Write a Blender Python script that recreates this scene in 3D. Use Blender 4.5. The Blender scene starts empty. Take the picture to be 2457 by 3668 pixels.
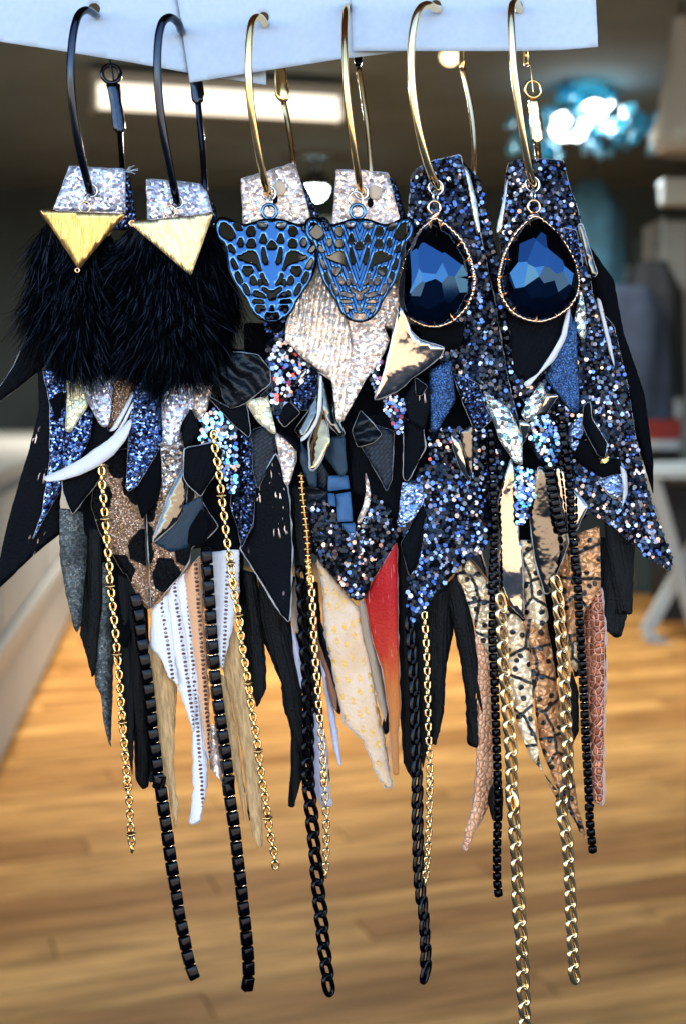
import bpy, bmesh, math, random
import numpy as np
from mathutils import Vector, Matrix, noise
from mathutils.geometry import delaunay_2d_cdt
R = math.radians
rng = random.Random(7)
sc = bpy.context.scene
col = sc.collection

# ------------------------------------------------------------------ camera, sky, sun, exposure
KPX = 6.382e-5          # metres per photo pixel on the plane the earrings hang in
DCAM = 0.30             # camera to that plane
ZC = 1.30               # camera height above the shop floor
HOR = 1410.0            # photo row of the horizon
cam_d = bpy.data.cameras.new('camera')
cam = bpy.data.objects.new('camera', cam_d); col.objects.link(cam)
cam.location = (0, -DCAM, ZC); cam.rotation_euler = (R(90), 0, 0)
cam_d.sensor_fit = 'VERTICAL'; cam_d.sensor_height = 36.0
cam_d.lens = 36.0 * (DCAM / KPX) / 3668.0
cam_d.shift_y = -(1834.0 - HOR) / 3668.0
cam_d.clip_start = 0.02; cam_d.clip_end = 500
cam_d.dof.use_dof = True; cam_d.dof.focus_distance = 0.294
cam_d.dof.aperture_fstop = cam_d.lens / 2.4
sc.camera = cam

SUN_EL, SUN_ROT = 44.0, 14.0
world = bpy.data.worlds.new('World'); sc.world = world; world.use_nodes = True
wn = world.node_tree.nodes; wl = world.node_tree.links
sky = wn.new('ShaderNodeTexSky'); sky.sky_type = 'NISHITA'; sky.sun_disc = False
sky.sun_elevation = R(SUN_EL); sky.sun_rotation = R(SUN_ROT)
sky.air_density = 1.0; sky.dust_density = 0.2; sky.ozone_density = 4.0
wl.new(sky.outputs[0], wn['Background'].inputs[0]); wn['Background'].inputs[1].default_value = 0.15
sd = Vector((math.sin(R(SUN_ROT))*math.cos(R(SUN_EL)), math.cos(R(SUN_ROT))*math.cos(R(SUN_EL)), math.sin(R(SUN_EL))))
sun_d = bpy.data.lights.new('sun', 'SUN'); sun_d.energy = 5.0; sun_d.angle = R(0.5); sun_d.color = (1, .95, .87)
sun = bpy.data.objects.new('sun', sun_d); col.objects.link(sun)
sun.rotation_euler = (-sd).to_track_quat('-Z', 'Y').to_euler()
sc.view_settings.view_transform = 'Standard'; sc.view_settings.look = 'None'
sc.view_settings.gamma = 1.0; sc.view_settings.use_curve_mapping = False
sc.view_settings.exposure = 2.25
sc.cycles.use_denoising = True
sc.cycles.max_bounces = 8; sc.cycles.glossy_bounces = 5; sc.cycles.diffuse_bounces = 4
sc.cycles.caustics_reflective = False; sc.cycles.caustics_refractive = False
sc.cycles.sample_clamp_indirect = 6.0

# ------------------------------------------------------------------ photo frames -> world
FR = {'W': (0, 0, 1568/2457), 'A': (0, 0, 1568/1228), 'B': (1228, 0, 1568/1229), 'C': (0, 560, 1.96), 'D': (700, 560, 1.96),
      'E': (1400, 560, 1.96), 'F': (0, 1300, 1.96), 'G': (750, 1300, 1.96), 'H': (1500, 1300, 1568/957),
      'I': (150, 2000, 1568/850), 'J': (950, 1950, 2.24), 'K': (1550, 1950, 1568/750), 'L': (450, 2750, 1.96), 'M': (1250, 2750, 1.568), 'S': (0, 0, 1)}
def pp(s):
    out = []; f = FR['S']
    for t in s.split():
        if t in FR: f = FR[t]
        else:
            x, y = t.split(','); out.append((f[0]+float(x)/f[2], f[1]+float(y)/f[2]))
    return out
def P(sx, sy, h):                      # photo pixel + millimetres towards the viewer -> a point in the place
    d = DCAM - h*1e-3; q = KPX*d/DCAM
    return Vector(((sx-1228.5)*q, -h*1e-3, ZC+(HOR-sy)*q))
def far(wx, wy, d):                    # a background point at distance d
    return Vector(((wx-784)*d/3001.0, d-DCAM, ZC+(900-wy)*d/3001.0))

# ------------------------------------------------------------------ materials
MATS = {}
class NB:
    def __init__(s, name):
        s.m = bpy.data.materials.new(name); s.m.use_nodes = True; s.t = s.m.node_tree
        s.b = s.t.nodes['Principled BSDF']; MATS[name] = s.m
    def n(s, typ, **kw):
        n = s.t.nodes.new('ShaderNode'+typ)
        for k, v in kw.items():
            if k.startswith('i_'):
                k = k[2:]; key = int(k) if k.isdigit() else k.replace('_', ' ')
                s.set(n.inputs[key], v)
            else: setattr(n, k, v)
        return n
    def set(s, inp, v):
        if hasattr(v, 'is_output') or isinstance(v, bpy.types.NodeSocket): s.t.links.new(v, inp)
        else:
            if isinstance(v, tuple) and len(v) == 3 and inp.type == 'RGBA': v = (*v, 1)
            inp.default_value = v
    def bs(s, **kw):
        for k, v in kw.items(): s.set(s.b.inputs[k.replace('_', ' ')], v)
    def uv(s): return s.n('TexCoord').outputs['UV']
    def gen(s): return s.n('TexCoord').outputs['Object']
    def mapv(s, vec, scale=(1,1,1), rot=(0,0,0), loc=(0,0,0)):
        return s.n('Mapping', i_Vector=vec, i_Scale=scale, i_Rotation=rot, i_Location=loc).outputs[0]
    def noise(s, vec, scale, detail=4, rough=.55, dist=0): 
        return s.n('TexNoise', i_Vector=vec, i_Scale=scale, i_Detail=detail, i_Roughness=rough, i_Distortion=dist)
    def vor(s, vec, scale, feature='F1', rnd=1.0):
        return s.n('TexVoronoi', voronoi_dimensions='2D', feature=feature, i_Vector=vec, i_Scale=scale, i_Randomness=rnd)
    def math(s, op, a, b=0.0, c=0.0, clamp=False):
        n = s.n('Math', operation=op, use_clamp=clamp); s.set(n.inputs[0], a); s.set(n.inputs[1], b); s.set(n.inputs[2], c); return n.outputs[0]
    def ramp(s, fac, stops, interp='LINEAR'):
        n = s.n('ValToRGB', i_Fac=fac); cr = n.color_ramp; cr.interpolation = interp
        while len(cr.elements) < len(stops): cr.elements.new(.5)
        for e, (p, c) in zip(cr.elements, stops):
            e.position = p; e.color = (*c, 1) if isinstance(c, tuple) else (c, c, c, 1)
        return n.outputs[0]
    def mix(s, fac, a, b, blend='MIX'):
        n = s.n('Mix', data_type='RGBA', blend_type=blend); s.set(n.inputs[0], fac); s.set(n.inputs[6], a); s.set(n.inputs[7], b); return n.outputs[2]
    def bump(s, h, strength=.5, dist=.0002, normal=None):
        n = s.n('Bump', i_Height=h, i_Strength=strength, i_Distance=dist)
        if normal is not None: s.set(n.inputs['Normal'], normal)
        return n.outputs[0]
    def facet(s, colr, k, normal=None):          # every flake lies at its own small angle
        sub = s.n('VectorMath', operation='SUBTRACT'); s.set(sub.inputs[0], colr); sub.inputs[1].default_value = (.5, .5, .5)
        sca = s.n('VectorMath', operation='SCALE'); s.set(sca.inputs[0], sub.outputs[0]); sca.inputs[3].default_value = k
        add = s.n('VectorMath', operation='ADD'); s.set(add.inputs[0], normal if normal is not None else s.n('NewGeometry').outputs['Normal']); s.set(add.inputs[1], sca.outputs[0])
        nor = s.n('VectorMath', operation='NORMALIZE'); s.set(nor.inputs[0], add.outputs[0]); return nor.outputs[0]

def foil(name, cols, cell=.6, facet=.7, rough=.3, metal=.8, crack=None, crackw=.06, lines=None, dirt=None):
    b = NB(name); uv = b.uv(); wob = b.noise(uv, 9, 2)
    v2 = b.mix(.02, uv, wob.outputs['Color'], 'ADD')
    v = b.vor(v2, 10/cell); sep = b.n('SeparateColor', i_Color=v.outputs['Color']).outputs[0]
    c = b.ramp(sep, [(i/len(cols), k) for i, k in enumerate(cols)], 'CONSTANT')
    nor = None
    if crack is not None:
        e = b.vor(v2, 10/cell, 'DISTANCE_TO_EDGE').outputs['Distance']
        c = b.mix(b.ramp(e, [(0, 1.0), (crackw, 0.0)]), c, crack)
        nor = b.bump(b.ramp(e, [(0, 0.0), (crackw*1.6, 1.0)]), .5, .0001)
    if dirt: c = b.mix(b.ramp(b.noise(uv, 1.4, 4).outputs['Fac'], [(.42, 0.0), (.68, 1.0)]), c, dirt)
    if lines:
        w = b.n('TexWave', i_Vector=b.mapv(uv, rot=(0, 0, lines[1])), i_Scale=lines[0], i_Distortion=2.5, i_Detail=2, i_Detail_Scale=2.0)
        nor = b.bump(w.outputs['Fac'], .6, .0004, nor)
        c = b.mix(b.ramp(w.outputs['Fac'], [(.1, .5), (.5, 0.0)]), c, lines[2])
    b.bs(Base_Color=c, Metallic=metal, Roughness=rough, Normal=b.facet(v.outputs['Color'], facet, nor))
    return b
def metal(name, colr, rough=.14, wave=.0):
    b = NB(name); b.bs(Base_Color=colr, Metallic=1.0, Roughness=rough)
    n = b.noise(b.gen(), 900, 3)
    b.bs(Roughness=b.math('MULTIPLY_ADD', n.outputs['Fac'], .14, rough-.05, True))
    if wave: b.bs(Normal=b.bump(b.noise(b.gen(), 260, 2).outputs['Fac'], wave, .0006))
    return b
metal('gold', (1.0, .64, .26), .13); metal('pale_gold', (1.0, .71, .36), .15); metal('rose_gold', (1.0, .62, .38), .15)
metal('silver', (.82, .82, .84), .12); metal('gunmetal', (.04, .045, .06), .13); metal('black_metal', (.014, .015, .019), .08)
metal('mirror_vinyl', (.52, .43, .35), .05, .12); metal('bronze_mirror', (.60, .38, .18), .07, .35); metal('smoke_mirror', (.17, .155, .13), .09, .35)

b = NB('black_nickel'); b.bs(Base_Color=(.085, .19, .33), Metallic=1.0, Roughness=.13)
b = NB('engraved_nickel'); uv = b.uv()
sx = b.n('SeparateXYZ', i_0=uv); ax = b.math('ABSOLUTE', sx.outputs[0])
vv = b.n('CombineXYZ', i_0=b.math('MULTIPLY_ADD', ax, 1.0, b.math('MULTIPLY', sx.outputs[1], .35)), i_1=b.math('MULTIPLY', sx.outputs[1], .12))
w = b.n('TexWave', i_Vector=vv.outputs[0], i_Scale=4.2, i_Distortion=5.0, i_Detail=3, i_Detail_Scale=1.1)
g = b.ramp(w.outputs['Fac'], [(.08, 0.0), (.3, 1.0)])
b.bs(Base_Color=b.mix(g, (.006, .01, .02), (.085, .19, .33)), Metallic=1.0, Roughness=.15, Normal=b.bump(g, .8, .00025))

def brushed(name, colr, rot):
    b = NB(name); uv = b.mapv(b.uv(), rot=(0, 0, rot)); n = b.noise(b.mapv(uv, (26, 1.3, 1)), 1.6, 3, .6, .4).outputs['Fac']
    n2 = b.noise(b.mapv(uv, (9, .8, 1)), 1.3, 2).outputs['Fac']; f = b.ramp(b.math('MULTIPLY_ADD', n2, .45, b.math('MULTIPLY', n, .6)), [(.36, 0.0), (.62, 1.0)])
    b.bs(Base_Color=b.mix(f, tuple(c*.45 for c in colr), colr), Metallic=1.0, Roughness=.3, Normal=b.bump(f, .6, .00025))
brushed('brushed_gold', (1.0, .60, .20), 0); brushed('brushed_pale_gold', (1.0, .76, .38), .25)

foil('silver_holo', [(.80, .76, .84), (.62, .60, .74), (.90, .90, .95), (.70, .58, .66), (.55, .62, .78), (.85, .84, .86)], .62, .75, .32, .75, (.42, .38, .46), .05)
foil('champagne', [(1, .74, .58), (.92, .62, .48), (1, .86, .72), (.78, .58, .50), (1, .76, .58)], .62, .7, .34, .72, (.34, .25, .20), .06)
foil('champagne_lined', [(1, .78, .60), (.96, .72, .55), (1, .88, .74), (.92, .70, .56)], .66, .45, .32, .7, (.56, .38, .27), .05, (2.5, .25, (.55, .36, .25)))
foil('cream_crackle', [(.86, .78, .50), (.74, .66, .40), (.92, .88, .68)], 1.0, .35, .35, .6, (.24, .19, .08), .05)
foil('bronze_crackle', [(.62, .46, .34), (.30, .22, .16), (.82, .70, .60), (.40, .36, .40)], .6, .9, .28, .9, (.04, .03, .03), .08)
foil('navy_holo', [(.03, .06, .18), (.06, .12, .34), (.30, .45, .85), (.02, .02, .05), (.12, .20, .48), (.5, .62, .9)], .52, 1.1, .25, .95, (.005, .006, .012), .08)
foil('ice_crackle', [(.35, .48, .85), (.65, .75, .95), (.20, .32, .70), (.50, .60, .85)], .55, .9, .28, .9, (.02, .03, .06), .08)
foil('night_glitter', [(.015, .02, .05), (.04, .08, .2), (.012, .012, .02), (.2, .24, .4), (.015, .02, .03)], .34, 1.2, .25, .95)
foil('navy_fine', [(.02, .05, .12), (.03, .08, .2), (.05, .12, .28), (.015, .03, .07)], .22, .7, .4, .8)
foil('iridescent', [(.75, .72, .6), (.45, .78, .88), (.85, .75, .78), (.80, .84, .86), (.55, .85, .8), (.82, .70, .50)], .95, .7, .2, .85, (.25, .17, .10), .06)
b = foil('grey_crackle', [(.10, .11, .105), (.16, .17, .16), (.07, .08, .08)], .5, .5, .45, .5, (.02, .024, .024), .08, None, (.03, .035, .035))

def leather(name, base, rough=.5, grain=3.0, bump=.25, var=.4, ribs=0.0, spec=.35, sheen=0.0):
    b = NB(name); uv = b.uv(); n = b.noise(uv, grain*6, 6, .6); n2 = b.noise(b.mapv(uv, (5, 1, 1)), 2.2, 4)
    c = b.mix(b.ramp(n2.outputs['Fac'], [(.3, 0.0), (.75, 1.0)]), tuple(x*(1-var) for x in base), tuple(min(1, x*(1+var)) for x in base))
    nor = b.bump(n.outputs['Fac'], bump, .0003)
    if ribs: nor = b.bump(b.noise(b.mapv(uv, (14, .9, 1)), 1.4, 3).outputs['Fac'], ribs, .0005, nor)
    b.bs(Base_Color=c, Roughness=rough, Specular_IOR_Level=spec, Normal=nor)
    if sheen: b.bs(Sheen_Weight=sheen)
    return b
leather('black_leather', (.0010, .0017, .0036), .5, 3, .8, .5, .6, .06)
leather('black_feather', (.0022, .0029, .0032), .42, 3, .8, .9, 1.0, .15)
leather('black_suede', (.0025, .003, .004), .9, 6, .5, .3, 0, .05)
leather('navy_suede', (.02, .05, .10), .6, 5, .35, .3, 0, .4)
leather('blue_suede', (.035, .11, .24), .55, 5, .35, .25, 0, .4)
leather('teal_leather', (.010, .030, .05), .45, 4, .3, .4, 0, .3)
leather('white_suede', (.80, .78, .77), .85, 8, .45, .06)
leather('edge_white', (.66, .64, .63), .8, 8, .5, .12); leather('edge_black', (.006, .007, .010), .7, 6, .4, .3, 0, .15)
leather('edge_tan', (.45, .32, .22), .8, 7, .5, .25); leather('edge_pink', (.62, .42, .36), .7, 7, .4, .15)
leather('tan_feather', (.74, .42, .18), .62, 4, .5, .45, .9); leather('beige_suede', (.40, .29, .20), .8, 6, .4, .2)
leather('lilac_leather', (.60, .56, .66), .55, 5, .4, .2, .6); leather('rust_leather', (.28, .10, .04), .5, 4, .4, .4, .6)

b = NB('pleated_leather'); uv = b.uv(); w = b.n('TexWave', i_Vector=b.mapv(uv, rot=(0, 0, 1.2)), i_Scale=.75, i_Distortion=5.0, i_Detail=4, i_Detail_Scale=1.5)
b.bs(Specular_IOR_Level=.3, Base_Color=(.004, .006, .009), Roughness=.4, Normal=b.bump(w.outputs['Fac'], 1.0, .0012))
b = NB('woven_leather'); uv = b.uv(); br = b.n('TexBrick', i_Vector=b.mapv(uv, rot=(0, 0, .7)), i_Scale=3.2, i_Mortar_Size=.05, i_Color1=(.006, .012, .022), i_Color2=(.012, .026, .05), i_Mortar=(0, 0, 0))
n = b.noise(b.mapv(uv, (6, 6, 1)), 4, 5)
b.bs(Specular_IOR_Level=.3, Base_Color=br.outputs['Color'], Roughness=.42, Normal=b.bump(n.outputs['Fac'], .6, .0003, b.bump(b.math('SUBTRACT', 1.0, br.outputs['Fac']), 1.0, .0006)))

b = NB('flecked_leather'); uv = b.uv()      # black leather with worn rose foil flecks
n = b.noise(b.mapv(uv, (7, 1.7, 1)), 1.5, 3, .5); z = b.noise(uv, .55, 1)
m = b.math('MULTIPLY', b.ramp(n.outputs['Fac'], [(.63, 0.0), (.65, 1.0)]), b.ramp(z.outputs['Fac'], [(.5, 0.0), (.58, 1.0)]))
b.bs(Base_Color=b.mix(m, (.0010, .0017, .0036), (.85, .62, .52)), Metallic=b.math('MULTIPLY', m, .7), Specular_IOR_Level=.06, Roughness=.48, Normal=b.bump(b.noise(uv, 14, 6).outputs['Fac'], .6, .0004))

b = NB('leopard_print'); uv = b.uv(); v = b.vor(uv, 40); ww = b.mix(.5, uv, b.noise(uv, 2.0, 2).outputs['Color'], 'ADD')
sp = b.ramp(b.vor(b.mapv(ww, (1.35, .95, 1)), 1.0).outputs['Distance'], [(.41, 1.0), (.435, 0.0)])
sep = b.n('SeparateColor', i_Color=v.outputs['Color']).outputs[0]
gc = b.ramp(sep, [(0, (.15, .08, .045)), (.35, (.22, .125, .07)), (.6, (.30, .18, .11)), (.85, (.7, .46, .32))], 'CONSTANT')
b.bs(Base_Color=b.mix(sp, gc, (.002, .002, .0025)), Metallic=b.math('MULTIPLY', b.math('SUBTRACT', 1.0, sp), .65), Specular_IOR_Level=.05, Roughness=.42, Normal=b.facet(v.outputs['Color'], .7))

def dots(name, ground, colA, colB, ku=5.0, kv=7.5, r=.33):
    b = NB(name); s2 = b.n('SeparateXYZ', i_0=b.mix(.05, b.uv(), b.noise(b.uv(), 3, 2).outputs['Color'], 'ADD')); u = b.math('MULTIPLY', s2.outputs[0], ku); row = b.math('FLOOR', u)
    v = b.math('ADD', b.math('MULTIPLY', s2.outputs[1], kv), b.math('MULTIPLY', row, .5))
    fu = b.math('SUBTRACT', b.math('FRACT', u), .5); fv = b.math('SUBTRACT', b.math('FRACT', v), .5)
    d = b.math('SQRT', b.math('ADD', b.math('MULTIPLY', fu, fu), b.math('MULTIPLY', fv, fv)))
    sel = b.n('TexWhiteNoise', noise_dimensions='1D', i_W=row).outputs['Value']
    on = b.math('MULTIPLY', b.ramp(d, [(r-.06, 1.0), (r+.04, 0.0)]), b.math('MULTIPLY', b.ramp(sel, [(.3, 0.0), (.32, 1.0)]), b.ramp(b.noise(b.uv(), 9, 2).outputs['Fac'], [(.36, 0.0), (.46, 1.0)])))
    dc = b.mix(b.ramp(sel, [(.6, 0.0), (.62, 1.0)]), colA, colB)
    b.bs(Base_Color=b.mix(on, ground, dc), Roughness=.55, Metallic=b.math('MULTIPLY', on, .4), Normal=b.bump(b.math('ADD', b.noise(b.mapv(b.uv(), (10, 2, 1)), 3, 4).outputs['Fac'], b.math('MULTIPLY', on, -.6)), .6, .0004))
dots('white_dotted', (.88, .83, .82), (.13, .05, .04), (.50, .24, .15), 7, 10.5, .32); dots('copper_dotted', (.80, .40, .20), (.12, .04, .02), (.95, .55, .32), 7, 10, .34)

b = NB('cream_flecked'); uv = b.uv(); v = b.vor(b.mapv(uv, (4.6, 2.4, 1)), 1.0, rnd=.5)
f = b.math('MULTIPLY', b.ramp(v.outputs['Distance'], [(.2, 1.0), (.27, 0.0)]), b.ramp(b.noise(uv, 16, 3).outputs['Fac'], [(.42, 0.0), (.5, 1.0)]))
c0 = b.mix(b.ramp(b.noise(uv, 1.1, 4).outputs['Fac'], [(.35, 0.0), (.7, 1.0)]), (.86, .62, .42), (.74, .44, .22))
b.bs(Base_Color=b.mix(f, c0, (.80, .48, .12)), Metallic=b.math('MULTIPLY', f, .9), Roughness=.5, Normal=b.bump(b.noise(uv, 12, 6).outputs['Fac'], .7, .0005))

b = NB('red_ombre'); uv = b.uv(); s2 = b.n('SeparateXYZ', i_0=uv).outputs[1]; n = b.noise(b.mapv(uv, (6, .8, 1)), 1.5, 4).outputs['Fac']
t = b.math('ADD', b.math('MULTIPLY_ADD', s2, .19, .5), b.math('MULTIPLY_ADD', n, .3, -.15))
st = b.ramp(b.noise(b.mapv(uv, (16, 1, 1)), 1.8, 3, .5).outputs['Fac'], [(.66, 0.0), (.7, 1.0)])
c = b.ramp(t, [(.22, (.46, .006, .008)), (.46, (.52, .03, .012)), (.62, (.56, .15, .025)), (.85, (.50, .19, .05))])
b.bs(Base_Color=b.mix(b.math('MULTIPLY', st, .6), c, (.75, .35, .28)), Roughness=.42, Specular_IOR_Level=.2, Normal=b.bump(b.noise(uv, 14, 5).outputs['Fac'], .5, .0004))

def scales(name, lo, hi, edge, k=3.2, metal=.5, rough=.3):
    b = NB(name); uv = b.mapv(b.uv(), (1.25, 1, 1)); e = b.vor(uv, k, 'DISTANCE_TO_EDGE', .85).outputs['Distance']; v = b.vor(uv, k, 'F1', .85)
    sep = b.n('SeparateColor', i_Color=v.outputs['Color']).outputs[0]
    c = b.mix(b.ramp(e, [(.01, 1.0), (.08, 0.0)]), b.mix(sep, lo, hi), edge)
    b.bs(Base_Color=c, Metallic=metal, Roughness=rough, Normal=b.facet(v.outputs['Color'], .35, b.bump(b.ramp(e, [(0, 0.0), (.32, 1.0)]), .8, .0003)))
scales('rose_snake', (.86, .38, .18), (1, .56, .32), (.42, .15, .06), 7.5, .1, .36); scales('copper_snake', (.26, .06, .03), (.50, .16, .08), (.90, .46, .28), 6.5, .35, .28)

def python(name, ground, g2, k=1.4):
    b = NB(name); uv = b.mix(.10, b.uv(), b.noise(b.uv(), 4, 3).outputs['Color'], 'ADD'); e = b.vor(uv, k, 'DISTANCE_TO_EDGE', .8).outputs['Distance']
    d = b.vor(b.mapv(uv, loc=(.3, .1, 0)), k*2.1, 'F1', .7).outputs['Distance']; cr = b.vor(uv, k*5, 'DISTANCE_TO_EDGE').outputs['Distance']
    blk = b.math('MAXIMUM', b.ramp(e, [(.035, 1.0), (.07, 0.0)]), b.ramp(d, [(.17, 1.0), (.21, 0.0)]))
    gr = b.mix(b.ramp(b.noise(uv, 5, 3).outputs['Fac'], [(.4, 0.0), (.62, 1.0)]), ground, g2)
    c = b.mix(b.math('MULTIPLY', b.ramp(cr, [(0, 1.0), (.03, 0.0)]), .6), gr, (.05, .03, .02))
    vf = b.vor(uv, k*5)
    b.bs(Base_Color=b.mix(blk, c, (.012, .009, .008)), Metallic=b.math('MULTIPLY', b.math('SUBTRACT', 1.0, blk), .4), Roughness=.3, Normal=b.facet(vf.outputs['Color'], .45, b.bump(cr, .8, .0006)))
python('cream_python', (1, .78, .50), (.85, .54, .27)); python('brown_python', (.56, .23, .085), (.74, .36, .145))

for nm, c, r, mt in [('flake_black', (.012, .013, .018), .2, .8), ('flake_silver', (.32, .32, .37), .12, 1), ('flake_blue', (.11, .155, .32), .16, 1), ('flake_smoke', (.07, .07, .09), .15, 1),
                     ('flake_pink', (.48, .31, .28), .14, 1), ('flake_red', (.65, .10, .10), .2, .9), ('flake_aqua', (.35, .80, .90), .12, 1), ('flake_gold', (.9, .62, .2), .14, 1), ('flake_white', (.85, .88, .92), .3, .5)]:
    bb = NB(nm); bb.bs(Base_Color=c, Roughness=r, Metallic=mt)
bb = NB('fur'); bb.bs(Base_Color=(.0015, .002, .0032), Roughness=.32, Specular_IOR_Level=.2)
bb = NB('fur_highlight'); bb.bs(Base_Color=(.03, .042, .065), Roughness=.35, Specular_IOR_Level=.6)  # bluish highlights painted in as the colour of scattered paler hairs
bb = NB('fur_skin'); bb.bs(Base_Color=(.003, .003, .004), Roughness=1.0, Specular_IOR_Level=.0)
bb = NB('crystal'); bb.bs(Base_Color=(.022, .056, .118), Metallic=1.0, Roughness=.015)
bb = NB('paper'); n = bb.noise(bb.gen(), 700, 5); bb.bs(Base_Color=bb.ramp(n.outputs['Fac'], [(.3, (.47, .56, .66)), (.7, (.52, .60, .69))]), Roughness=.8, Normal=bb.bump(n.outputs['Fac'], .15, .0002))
bb = NB('thread'); bb.bs(Base_Color=(.45, .55, .62), Roughness=.6)
bb = NB('glue_dot'); bb.bs(Base_Color=(.62, .47, .32), Roughness=.7)

# ------------------------------------------------------------------ helpers: objects
def link(name, mesh, parent=None, mats=(), loc=None):
    o = bpy.data.objects.new(name, mesh); col.objects.link(o)
    if mesh is not None and not mesh.materials:
        for m in mats: mesh.materials.append(MATS[m])
    if parent is not None: o.parent = parent
    if loc is not None: o.location = loc
    return o
def thing(name, label, cat, loc, group=None):
    o = bpy.data.objects.new(name, None); col.objects.link(o); o.location = loc; o.empty_display_size = .01
    o['label'] = label; o['category'] = cat; o['origin'] = list(loc)
    if group: o['group'] = group
    return o
def org(parent):                        # world position of the thing a part belongs to
    p = parent
    while p.parent is not None: p = p.parent
    return Vector(p.location)
def tag(o, label, cat, group=None):
    o['label'] = label; o['category'] = cat
    if group: o['group'] = group
    return o
def mesh_from(name, verts, faces, smooth=True, fmat=None, uvs=None):
    me = bpy.data.meshes.new(name); me.from_pydata([tuple(v) for v in verts], [], faces)
    if smooth is not False:
        me.polygons.foreach_set('use_smooth', [True]*len(faces) if smooth is True else smooth)
    if fmat is not None: me.polygons.foreach_set('material_index', fmat)
    if uvs is not None:
        lay = me.uv_layers.new(name='uv'); idx = np.empty(len(me.loops), dtype=np.int32); me.loops.foreach_get('vertex_index', idx)
        lay.data.foreach_set('uv', np.asarray(uvs, dtype=np.float32)[idx].ravel())
    me.update(); return me

# ------------------------------------------------------------------ helpers: outlines
def resample(pts, step, closed=True):
    p = [Vector(q) for q in pts]; out = []
    n = len(p)
    for i in range(n if closed else n-1):
        a, c = p[i], p[(i+1) % n]; k = max(1, int(round((c-a).length/step)))
        out += [a.lerp(c, j/k) for j in range(k)]
    if not closed: out.append(p[-1])
    return out
def chaikin(pts, it=1, closed=True):
    p = [Vector(q) for q in pts]
    for _ in range(it):
        o = []; n = len(p)
        for i in range(n if closed else n-1):
            a, c = p[i], p[(i+1) % n]; o += [a.lerp(c, .25), a.lerp(c, .75)]
        if not closed: o = [p[0]]+o+[p[-1]]
        p = o
    return p
def area(p): return .5*sum(p[i][0]*p[(i+1) % len(p)][1]-p[(i+1) % len(p)][0]*p[i][1] for i in range(len(p)))
def soften(pts, r):                     # round every corner with radius about r pixels
    out = []; n = len(pts); p = [Vector(q) for q in pts]
    for i in range(n):
        a, c, d = p[i-1], p[i], p[(i+1) % n]
        e1 = min(r, (a-c).length*.45); e2 = min(r, (d-c).length*.45)
        q1 = c+(a-c).normalized()*e1; q2 = c+(d-c).normalized()*e2
        out += [q1, q1.lerp(c, .5).lerp(c.lerp(q2, .5), .5), q2]
    return out
def inside(px, py, poly):               # vectorised even-odd test
    x = np.array([q[0] for q in poly]); y = np.array([q[1] for q in poly]); x2 = np.roll(x, -1); y2 = np.roll(y, -1)
    res = np.zeros(len(px), bool)
    for a, b_, c, d in zip(x, y, x2, y2):
        if b_ == d: continue
        m = ((b_ > py) != (d > py)) & (px < (c-a)*(py-b_)/(d-b_)+a); res ^= m
    return res
def edge_dist(px, py, poly):
    res = np.full(len(px), 1e9)
    for i in range(len(poly)):
        a = poly[i]; b_ = poly[(i+1) % len(poly)]; dx, dy = b_[0]-a[0], b_[1]-a[1]; L = dx*dx+dy*dy+1e-9
        t = np.clip(((px-a[0])*dx+(py-a[1])*dy)/L, 0, 1); res = np.minimum(res, np.hypot(px-a[0]-t*dx, py-a[1]-t*dy))
    return res

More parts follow.
